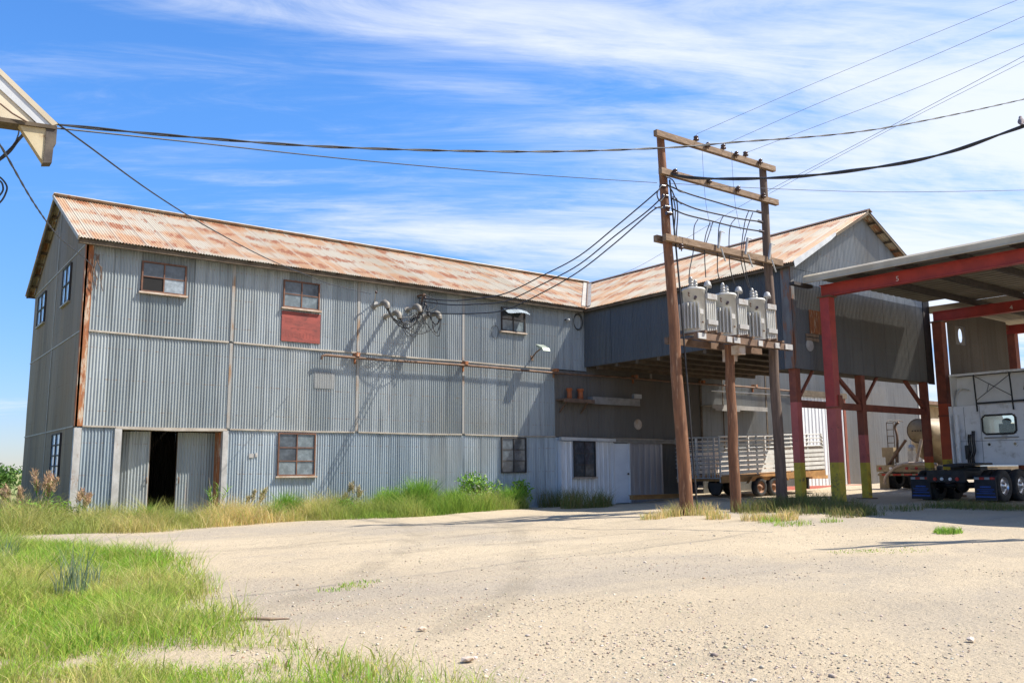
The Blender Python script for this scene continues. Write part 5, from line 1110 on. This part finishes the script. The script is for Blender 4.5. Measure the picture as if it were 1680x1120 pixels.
# roof fairing, open at the back
zt = 3.82
mb = MB()
for ys_ in (yL-.02, yR-.0): mb.prism([(CX-.05, ys_, z1+.005), (28.3, ys_, z1+.005), (27.2, ys_, zt-.18), (26.4, ys_, zt-.02), (CX-.05, ys_, zt-.04)], (0, .03, 0))
mb.prism([(CX-.07, yR, zt-.04), (26.4, yR, zt-.02), (27.2, yR, zt-.18), (28.3, yR, z1+.01), (28.25, yR, z1+.04), (27.18, yR, zt-.14), (26.4, yR, zt+.02), (CX-.07, yR, zt+.0)], (0, yL-yR+.01, 0))
fa = mb.build('roof_fairing', M['fairing'], tk)
mb = MB(); mb.prism([(CX+.16, yR+.03, z1+.01), (CX+.16, yL-.03, z1+.01), (CX+.30, yL-.03, zt-.06), (CX+.30, yR+.03, zt-.06)], (.02, 0, 0)); mb.build('added_back_panel', M['fairing'], fa)  # pale panel added across the hollow so the back catches outside light
mb = MB(); cvs = []
for i in range(9): a = i/8*pi/2; cvs.append((26.3+.2*i/8, yL-.05-.40*(1-cos(a)), z1+.02+.85*sin(a)*(1-i/16)))
for i in range(8): mb.add([(CX+.05, cvs[i][1], cvs[i][2]), (27.3, cvs[i][1], cvs[i][2]), (27.3, cvs[i+1][1], cvs[i+1][2]), (CX+.05, cvs[i+1][1], cvs[i+1][2])], [(0, 1, 2, 3)], True)
mb.build('inner_liner', M['fairing'], fa)
mb = MB()
ya_, yb_ = 11.80, 10.82
for y_ in (ya_, yb_): mb.bar((CX-.03, y_, z1-.18), (CX-.03, y_+.03, zt-.05), .032, .032); mb.tube([(CX-.02, y_-.3, z1+.35), (CX+.5, y_-.2, zt-.1)], .008, 6)
mb.tube([(CX-.02, ya_, zt-.1), (CX-.02, yb_, z1+.2)], .010, 6); mb.tube([(CX-.0, ya_, z1+.15), (CX-.0, yb_, zt-.1)], .010, 6); mb.bar((CX-.03, ya_, z1+.05), (CX-.03, yR+.05, z1+.06), .03, .05); mb.build('brace_rod', M['chassis'], fa)
mb = MB(); mb.bar((CX-.075, yR, zt-.03), (CX-.075, yL, zt-.03), .03, .06); mb.build('lip', M['white'], fa)
mb = MB(); mb.box(26.2, 27.4, yR-.28, yR+.3, KG+.35, KG+.85); mb.build('fuel_tank', M['rim'], tk)
# ---- tank trailer
AX = 29.5; AG = G(31, 16.3); AY = 16.3
tt = thing('tank_trailer', 'tan bulk tank trailer with ladder and hoses standing in the sun behind the red posts', 'trailer', (32, AY, AG))
mb = MB(); n = 28
tp = [(30.1, .02, 2.42), (30.1, .40, 2.42), (30.35, .44, 2.40), (31.0, .78, 2.1), (31.3, .84, 2.06), (38, .86, 2.06), (38.6, .6, 2.06), (38.7, .02, 2.06)]
vs = []
for x_, r_, zc_ in tp: vs += [(x_, AY-.25+r_*cos(2*pi*i/n), zc_+r_*sin(2*pi*i/n)) for i in range(n)]
mb.add(vs, [(a*n+i, a*n+(i+1) % n, (a+1)*n+(i+1) % n, (a+1)*n+i) for a in range(len(tp)-1) for i in range(n)], True); ta = mb.build('tank', M['tan'], tt)
mb = MB()
for k_ in range(5): mb.tube([(30.08, AY-.45+k_*.1, 2.42), (30.06, AY-.45+k_*.1, 2.42)], .03, 8)
mb.tube([(30.12, AY-.25+.42*cos(2*pi*i/20), 2.42+.42*sin(2*pi*i/20)) for i in range(21)], .025, 6); mb.build('hatch_ring', M['ladder'], ta)
mb = MB(); mb.prism([(31.2, AY-.95, 1.75), (31.2, AY+.45, 1.75), (31.2, AY-.05, 1.05), (31.2, AY-.45, 1.05)], (1.6, 0, 0)); mb.build('hopper', M['tan'], ta)
mb = MB(); mb.box(AX, AX+.12, AY-1.05, AY+1.1, AG+.62, AG+.86); mb.box(AX+.12, 38, AY-.45, AY-.3, AG+.6, AG+.8); mb.box(AX+.12, 38, AY+.3, AY+.45, AG+.6, AG+.8); mb.box(AX-.01, AX+.1, AY-1.0, AY+1.05, AG+.48, AG+.56); mb.build('bumper', M['tan'], tt)
for y_, mt in ((AY+.95, 'redlens'), (AY+.55, 'clearlens'), (AY-.05, 'redlens'), (AY-.4, 'redlens')):
    mb = MB(); mb.tube([(AX, y_, AG+.74), (AX-.03, y_, AG+.74)], .055, 12); mb.build('lamp', M[mt], tt)
mb = MB()
for k_ in range(5): y0 = AY+.9-k_*.42; mb.mark().box(AX-.022, AX-.011, y0-.3, y0, AG+.49, AG+.55)
mb.pieces('reflector_strip', M['redlens'], tt)
for xx in (30.2, 31.2):
    for s_ in (-1, 1): wheel(tt, xx, AY+s_*.85, AG+.42, .42, .4, s_, 'rim', .55, 8)
mb = MB(); mb.box(AX+.15, AX+.18, AY+.75, AY+1.1, AG+.02, AG+.6); mb.mark().box(AX+.15, AX+.18, AY-1.05, AY-.7, AG+.02, AG+.6); mb.pieces('mudflap', M['tan'], tt)
mb = MB()
for y_ in (AY+.62, AY+.88): mb.tube([(30.0, y_, 1.15), (30.0, y_, 2.75), (30.15, y_, 2.85), (30.5, y_-.1, 2.8)], .018, 6)
for z_ in np.arange(1.3, 2.75, .24): mb.tube([(30.0, AY+.62, z_), (30.0, AY+.88, z_)], .014, 6)
mb.build('ladder', M['ladder'], tt)
mb = MB(); mb.tube(smooth([Vector((29.9, AY+.35, 2.75)), Vector((29.9, AY+.5, 2.6)), Vector((29.85, AY+.42, 2.2)), Vector((29.8, AY+.45, 1.3))]), .045, 8); mb.tube([(29.85, AY+.1, 2.1), (29.7, AY+.75, 1.2)], .05, 8); mb.build('pipe', M['steelbrown'], tt)
mb = MB(); mb.tube([(29.8, AY-.50, 2.1), (29.75, AY-.28, 1.28)], .055, 8); mb.tube(smooth([Vector((29.6, AY-1.1, 1.22)), Vector((29.45, AY-.5, 1.28)), Vector((29.3, AY+.1, 1.2)), Vector((29.2, AY+.55, .85)), Vector((29.15, AY+.62, .55))]), .05, 8); mb.build('hose', M['sill'], tt)
mb = MB(); mb.box(29.85, 30.05, AY+.6, AY+1.05, 1.5, 1.85); mb.box(29.8, 29.95, AY+.65, AY+.9, 1.2, 1.5); mb.build('control_box', M['tan'], tt)
mb = MB(); mb.box(29.8, 30.0, AY-.15, AY+.05, 1.32, 1.72); mb.ball((29.9, AY-.05, 1.8), .14); mb.build('blower', M['plate'], tt)

# ================================================================== small things on the ground
q0 = gpt(1330, 801); mb = MB(); pts = [gpt(1330, 802), gpt(1430, 799)]
mb = MB(); mb.box(27.2, 33.4, 20.35, 20.6, G(30, 20.5)-.1, G(30, 20.5)+.10); o = mesh_thing('kerb', mb, M['redcurb'], 'faded red kerb on the ground in front of the ribbed sliding door', 'kerb')
a, b = gpt(392, 1020), gpt(476, 1016); mb = MB(); d_ = b-a; mb.tube([a+d_*t_+Vector((0, .02*sin(t_*9), .015+.008*sin(t_*5))) for t_ in np.linspace(0, 1, 9)], [.006, .011, .013, .012, .012, .011, .010, .009, .004], 7); mesh_thing('stick', mb, M['oldwood'], 'brown stick lying on the gravel at the grass edge', 'stick')
for (px, py), lab in zip(((355, 1072),), ('x',)): pass
for i, ((px, py), s_, lab) in enumerate((((768, 1083), .035, 'pale tan stone near the grass edge at the bottom, the larger one'), ((692, 1032), .026, 'pale stone on the grey gravel right of the near grass'), ((1592, 1050), .028, 'brown stone on the gravel at the lower right'))):
    q = gpt(px, py); rg = np.random.default_rng(i+3); V = ico*rg.uniform(.75, 1.2, (12, 1))*np.array([1.5, 1, .55])*s_; mb = MB(); mb.add([q+Vector(tuple(v_))+Vector((0, 0, s_*.3)) for v_ in V], [tuple(int(k_) for k_ in f_) for f_ in icf]); mesh_thing('stone', mb, M['sill'], lab, 'stone')
fp = gpt(15, 832); mb = MB(); mb.tube([(3.2, 26.0, -.1), (3.2, 26.0, .55), (3.22, 26.0, .62)], [.07, .065, .05], 10); 
fpx = at(14, 818, 1, 26.0); mb = MB(); mb.tube([(fpx.x, 26, -.1), (fpx.x, 26, .45), (fpx.x+.01, 26, .52)], [.06, .055, .035], 10); mb.tube([(fpx.x-.05, 25.98, .3), (fpx.x+.05, 25.98, .3)], .008, 5); mesh_thing('fence_post', mb, M['rot'], 'short dark weathered fence post in the grass at the far left', 'fence post')

# ================================================================== PLANTS
def leafcloud(name, centre, rad, n, leaf, cols, w, label, cat, stem=True, shape=1., group=None, flowers=0, root=None):
    cx, cy, cz = centre; a = RNG.normal(size=(n, 3)); a /= np.linalg.norm(a, axis=1)[:, None]; rr = RNG.random(n)**.45
    clump = RNG.normal(size=(14, 3)); clump /= np.linalg.norm(clump, axis=1)[:, None]
    pick = RNG.integers(0, 14, n); a = a*.55+clump[pick]*.75
    P = a*rr[:, None]*np.array(rad)+np.array([cx, cy, cz]); P[:, 2] = np.maximum(P[:, 2], gz(P[:, 0], P[:, 1])+.02)
    s_ = leaf*RNG.uniform(.5, 1.3, n); u = RNG.normal(size=(n, 3)); u /= np.linalg.norm(u, axis=1)[:, None]; v = np.cross(u, RNG.normal(size=(n, 3))); v /= np.linalg.norm(v, axis=1)[:, None]
    V = np.stack([P-u*s_[:, None], P+v*s_[:, None]*.4, P+u*s_[:, None], P-v*s_[:, None]*.4], 1).reshape(-1, 3)
    F = (np.array([[0, 1, 2], [0, 2, 3]])[None]+(np.arange(n)*4)[:, None, None]).reshape(-1, 3); C = pal(n, cols, w, .3)
    if flowers: k_ = RNG.random(n) < flowers; C[k_] = (.6, .56, .46)
    C = np.repeat(np.concatenate([C, np.ones((n, 1))], 1), 4, 0)
    g0_ = G(cx, cy); V = V-np.array([cx, cy, g0_])
    t_ = thing(name, label, cat, (cx, cy, g0_), group)
    o = fast_mesh('foliage', V, F, M['leaf'], C); o.parent = t_
    mb = MB(); rr2 = random.Random(int(abs(cx)*31)+int(abs(cy)*17))
    for i in range(6):
        e = Vector((cx+rr2.uniform(-.6, .6)*rad[0], cy+rr2.uniform(-.6, .6)*rad[1], cz+rr2.uniform(0, .6)*rad[2])); mb.tube([(cx+rr2.uniform(-.04, .04), cy, g0_-.03), ((cx+e.x)/2+.02, (cy+e.y)/2, (g0_+e.z)/2+.05), e], [.02*rad[2], .014*rad[2], .006*rad[2]], 5)
    mb.build('stem', M['eavewood'], t_); return t_
def tuft(name, px, py, rad, h, n, cols, w, label, cat='weed', wd_=(.008, .016), lean=.5, at_=None, group=None, dome=True):
    q = at_ or gpt(px, py); a = RNG.uniform(0, 2*pi, n); rr = np.sqrt(RNG.random(n)); x = q.x+np.cos(a)*rr*rad; y = q.y+np.sin(a)*rr*rad*.7
    P = np.stack([x, y, gz(x, y)-.01], -1); H = h*(np.sqrt(np.clip(1-rr**2*.85, 0, 1)) if dome else 1)*RNG.uniform(.55, 1.1, n)
    V, F, C = blades(P, H, RNG.uniform(*wd_, n), pal(n, cols, w, .3), lean); g0_ = np.array([q.x, q.y, G(q.x, q.y)])
    o = fast_mesh(name, V-g0_, F, M['blade'], C); o.location = tuple(g0_); o['_w'] = tuple(g0_); return tag(o, label, cat, group)
LUSH = [(.15, .31, .035), (.22, .40, .05), (.10, .22, .03), (.30, .43, .08)]
for px, py, X_, r_, h_, n_, lab in ((745, 842, 11.9, .42, .85, 1500, 'bright green feathery weed clump under the lower wall, right of the straw coloured patch'), (700, 840, 11.0, .38, .62, 1100, 'rounder green weed clump left of the tallest feathery weed'),
        (790, 838, 13.0, .36, .6, 900, 'small feathery weed clump next to the leafy flowering bush'), (522, 846, 8.2, .30, .62, 700, 'green weed clump right of the lower window with the pale curtain'), (452, 850, 7.6, .22, .42, 400, 'low dark green weed clump near the edge of the grass, left of the lower window'), (216, 842, 4.85, .22, .42, 450, 'small bright green bush in front of the left door leaf'), (860, 834, 14.9, .34, .6, 800, 'feathery weed clump at the right end of the sunlit strip')):
    yy = 20.1 if X_ > 10 else (19.3 if X_ < 7.9 else 20.0)
    tuft('feathery_weed', px, py, r_*1.25, h_*1.25, int(n_*1.5), LUSH, (3, 3, 1, 2), lab, 'weed', (.010, .02), .45, Vector((X_, yy, 0)), 'weeds under the long wall')
leafcloud('leafy_bush', (14.25, 20.75, .55), (.75, .3, .5), 1500, .055, LUSH, (3, 2, 2, 1), 'leafy green bush with small pale flowers against the wall left of the shaded window', 'bush', flowers=.08)
leafcloud('leafy_bush', (15.6, 20.5, .42), (.38, .3, .42), 700, .06, LUSH, (3, 3, 1, 1), 'small leafy bush below the shaded window, half in the sun', 'bush')
leafcloud('leafy_bush', (3.0, 20.45, .3), (.65, .35, .3), 1000, .05, LUSH, (3, 2, 2, 1), 'low leafy green weeds around the shaded corner of the building', 'bush')
for x_, y_, r_, lab in ((9.6, 20.0, .32, 'bright leafy weed right of the lower window with pale curtain'), (13.7, 20.1, .36, 'leafy weed in front of the flowering bush'), (1.9, 20.6, .4, 'leafy weed at the far left end of the dry grass')):
    leafcloud('leafy_bush', (x_, y_, r_*.75), (r_*1.3, r_, r_*.8), 700, .035, LUSH, (2, 3, 1, 2), lab, 'bush')
leafcloud('leafy_bush', (11.3, 20.55, .32), (.5, .3, .34), 800, .04, LUSH, (2, 3, 1, 2), 'leafy green weed patch below the middle of the lower wall', 'bush')
def tallweed(px, X_, Y_, h, lab, cols, nst=4, plume=None, n_=60):
    g0_ = G(X_, Y_); t_ = thing('tall_weed', lab, 'weed', (X_, Y_, g0_)); rr2 = random.Random(int(px)); mb = MB(); VV, FF, CC, o_ = [], [], [], 0; pl_ = MB()
    for s_ in range(nst):
        b0 = Vector((X_+rr2.uniform(-.18, .18), Y_+rr2.uniform(-.1, .1), g0_-.02)); tip = b0+Vector((rr2.uniform(-.32, .32), rr2.uniform(-.15, .1), h*rr2.uniform(.7, 1.05))); m_ = b0.lerp(tip, .5)+Vector((0, 0, h*.08)); mb.tube([b0, m_, tip], [.009, .007, .003], 5)
        pts = np.array([tuple(b0.lerp(tip, rr2.uniform(.15, .9))) for _ in range(n_//nst)]); k_ = len(pts)
        V, F, C = blades(pts, np.full(k_, .16)*RNG.uniform(.4, 1.2, k_), RNG.uniform(.016, .03, k_), pal(k_, cols, [1]*len(cols)), 1.4); VV.append(V); FF.append(F+o_); CC.append(C); o_ += len(V)
        if plume:
            k_ = 90; tt_ = RNG.random(k_); base = np.array([tuple(tip.lerp(b0, .26*q_)) for q_ in tt_])+RNG.normal(size=(k_, 3))*.025; V, F, C = blades(base, RNG.uniform(.04, .10, k_), RNG.uniform(.010, .02, k_), pal(k_, plume, [1]*len(plume)), 1.); VV.append(V); FF.append(F+o_); CC.append(C); o_ += len(V)
    o = fast_mesh('foliage', np.concatenate(VV)-np.array([X_, Y_, g0_]), np.concatenate(FF), M['leaf'], np.concatenate(CC)); o.parent = t_
    mb.build('stem', M['sill'], t_); return t_
PLU = [(.50, .33, .20), (.58, .42, .26), (.40, .25, .15)]
tallweed(90, 3.05, 20.5, 1.15, 'tall weed with drooping brown seed heads by the shaded corner of the building', LUSH, 7, PLU, 120)
tallweed(60, 2.65, 21.4, .95, 'brown plumed weed further left beside the shaded gable wall', LUSH, 5, PLU, 80)
tallweed(130, 3.75, 20.35, .75, 'shorter plumed weed right in front of the white corner post', LUSH, 5, PLU, 80)
tallweed(345, 6.55, 20.75, 1.05, 'thin tall green weed standing in front of the right door leaf', LUSH, 4, None, 90)
tallweed(770, 12.65, 20.8, 1.05, 'slender tall weed reaching above the feathery clumps on the lower wall', LUSH, 3, None, 60)
tallweed(610, 10.1, 20.6, .8, 'wispy seeding weed against the wall between the lower windows', STRAW, 5, [(.42, .36, .2)], 40)
tallweed(400, 7.45, 20.6, .7, 'wispy dry weed beside the right door post', STRAW, 5, [(.45, .38, .2)], 40)
SILV = [(.20, .27, .17), (.27, .33, .23), (.14, .20, .12), (.33, .37, .27)]
tuft('silver_grass', 118, 985, .13, .52, 80, SILV, (3, 2, 2, 1), 'tall bluish green grass plant standing up in the near grass at the left', 'plant', (.006, .012), .28, dome=False)
tuft('silver_grass', 150, 970, .10, .32, 36, SILV, (3, 2, 2, 1), 'lower bluish grass plant just right of the tall one', 'plant', (.006, .011), .4, dome=False)
tuft('silver_grass', 10, 930, .11, .45, 46, SILV, (3, 2, 2, 1), 'bluish green grass plant cut by the left edge of the picture', 'plant', (.006, .012), .3, dome=False)
tuft('leafy_sprout', 268, 1015, .05, .13, 18, SILV, (3, 2, 2, 1), 'small grey leaved sprout in the middle of the near grass', 'plant', (.016, .026), .9, dome=False)
tuft('green_tuft', 1555, 873, .28, .13, 260, LUSH, (2, 3, 1, 3), 'bright green tuft alone on the gravel in front of the truck', 'weed', (.008, .014), .8)
for k_, (px, py, X__, Y__, r_, lab) in enumerate(((5, 780, 2.5, 48, (2.6, 2.0, .8), 'round green bush far behind the building at the left edge'), (26, 775, 4.75, 49.5, (2.0, 2.0, .85), 'green bush touching the far corner of the building at the left'), (10, 790, 2.0, 40, (1.5, 1.2, .4), 'low pale green shrub in front of the far round bush'))):
    leafcloud('bush', (X__, Y__, r_[2]*.85), r_, 4200, .12, [(.06, .13, .02), (.09, .17, .03), (.12, .21, .045), (.04, .09, .015)], (2, 3, 2, 2), lab, 'bush')

# ================================================================== LIGHT AND SKY
SD = Vector((.62, -.47, 1.0)).normalized()
sl = bpy.data.lights.new('sun', 'SUN'); so = bpy.data.objects.new('sun', sl); COL.objects.link(so)
sl.energy = 4.9; sl.angle = radians(.53); sl.color = (1.0, .955, .88); so.rotation_euler = (-SD).to_track_quat('-Z', 'Y').to_euler(); so.location = (10, -10, 40)
wo = bpy.data.worlds.new('World'); SC.world = wo; wo.use_nodes = True; t = wo.node_tree; bg = t.nodes['Background']
sky = t.nodes.new('ShaderNodeTexSky'); sky.sky_type = 'NISHITA'; sky.sun_disc = False; sky.sun_elevation = math.asin(SD.z); sky.sun_rotation = math.atan2(SD.x, SD.y)
sky.air_density = 1.3; sky.dust_density = .05; sky.ozone_density = 3.2; sky.altitude = 300
tc = t.nodes.new('ShaderNodeTexCoord'); sp = t.nodes.new('ShaderNodeSeparateXYZ'); t.links.new(tc.outputs['Generated'], sp.inputs[0])
dx, dy, dz = sp.outputs
inv = mth(t, 'DIVIDE', 1., mth(t, 'ADD', mth(t, 'MAXIMUM', dz, 0.), .12))
px_, py_ = mth(t, 'MULTIPLY', dx, inv), mth(t, 'MULTIPLY', dy, inv)
def cvec(rot, su, sv, off):
    a = radians(rot); c = t.nodes.new('ShaderNodeCombineXYZ')
    t.links.new(mth(t, 'MULTIPLY', mth(t, 'ADD', mth(t, 'MULTIPLY', px_, cos(a)), mth(t, 'MULTIPLY', py_, sin(a))), su), c.inputs[0])
    t.links.new(mth(t, 'MULTIPLY', mth(t, 'ADD', mth(t, 'MULTIPLY', px_, -sin(a)), mth(t, 'MULTIPLY', py_, cos(a))), sv), c.inputs[1]); c.inputs[2].default_value = off; return c.outputs[0]
n1 = noise(t, cvec(-28, .55, 1.7, 2.3), 1, 9, .62, .6); n2 = noise(t, cvec(-20, .35, .6, 7.7), 1, 5, .5, .2); n3 = noise(t, cvec(-33, 1.8, 7.5, 4.4), 1, 9, .68, 1.1)
# more cloud towards the right of the view
side = mth(t, 'ADD', mth(t, 'MULTIPLY', dx, cos(YAW)), mth(t, 'MULTIPLY', dy, -sin(YAW)))
dn = mth(t, 'ADD', mth(t, 'ADD', mth(t, 'MULTIPLY', n1, .55), mth(t, 'MULTIPLY', n2, .45)), mth(t, 'ADD', mth(t, 'MULTIPLY', side, .175), mth(t, 'MULTIPLY', mth(t, 'SUBTRACT', n3, .5), .22)))
cl = ramp(t, dn, .44, .67)
skyc = t.nodes.new('ShaderNodeHueSaturation'); skyc.inputs['Saturation'].default_value = 1.12; t.links.new(sky.outputs[0], skyc.inputs['Color'])
skt = mix(t, 1., skyc.outputs[0], (.72, 1.08, 1.50), 'MULTIPLY')
lowk = ramp(t, dz, -.02, .42); skt = mix(t, 1., skt, mix(t, lowk, (.78, .63, .74), (1., 1., 1.)), 'MULTIPLY')
cm = mix(t, mth(t, 'MULTIPLY', cl, .88), skt, (6.5, 6.8, 7.3))
t.links.new(cm, bg.inputs['Color']); bg.inputs['Strength'].default_value = .085
SC.view_settings.view_transform = 'Standard'; SC.view_settings.look = 'None'; SC.view_settings.exposure = .85; SC.view_settings.gamma = 1
SC.render.resolution_x = 1024; SC.render.resolution_y = 682
SC.cycles.use_denoising = True
SC.cycles.max_bounces = 8
for o in bpy.data.objects:
    if '_w' in o: del o['_w']
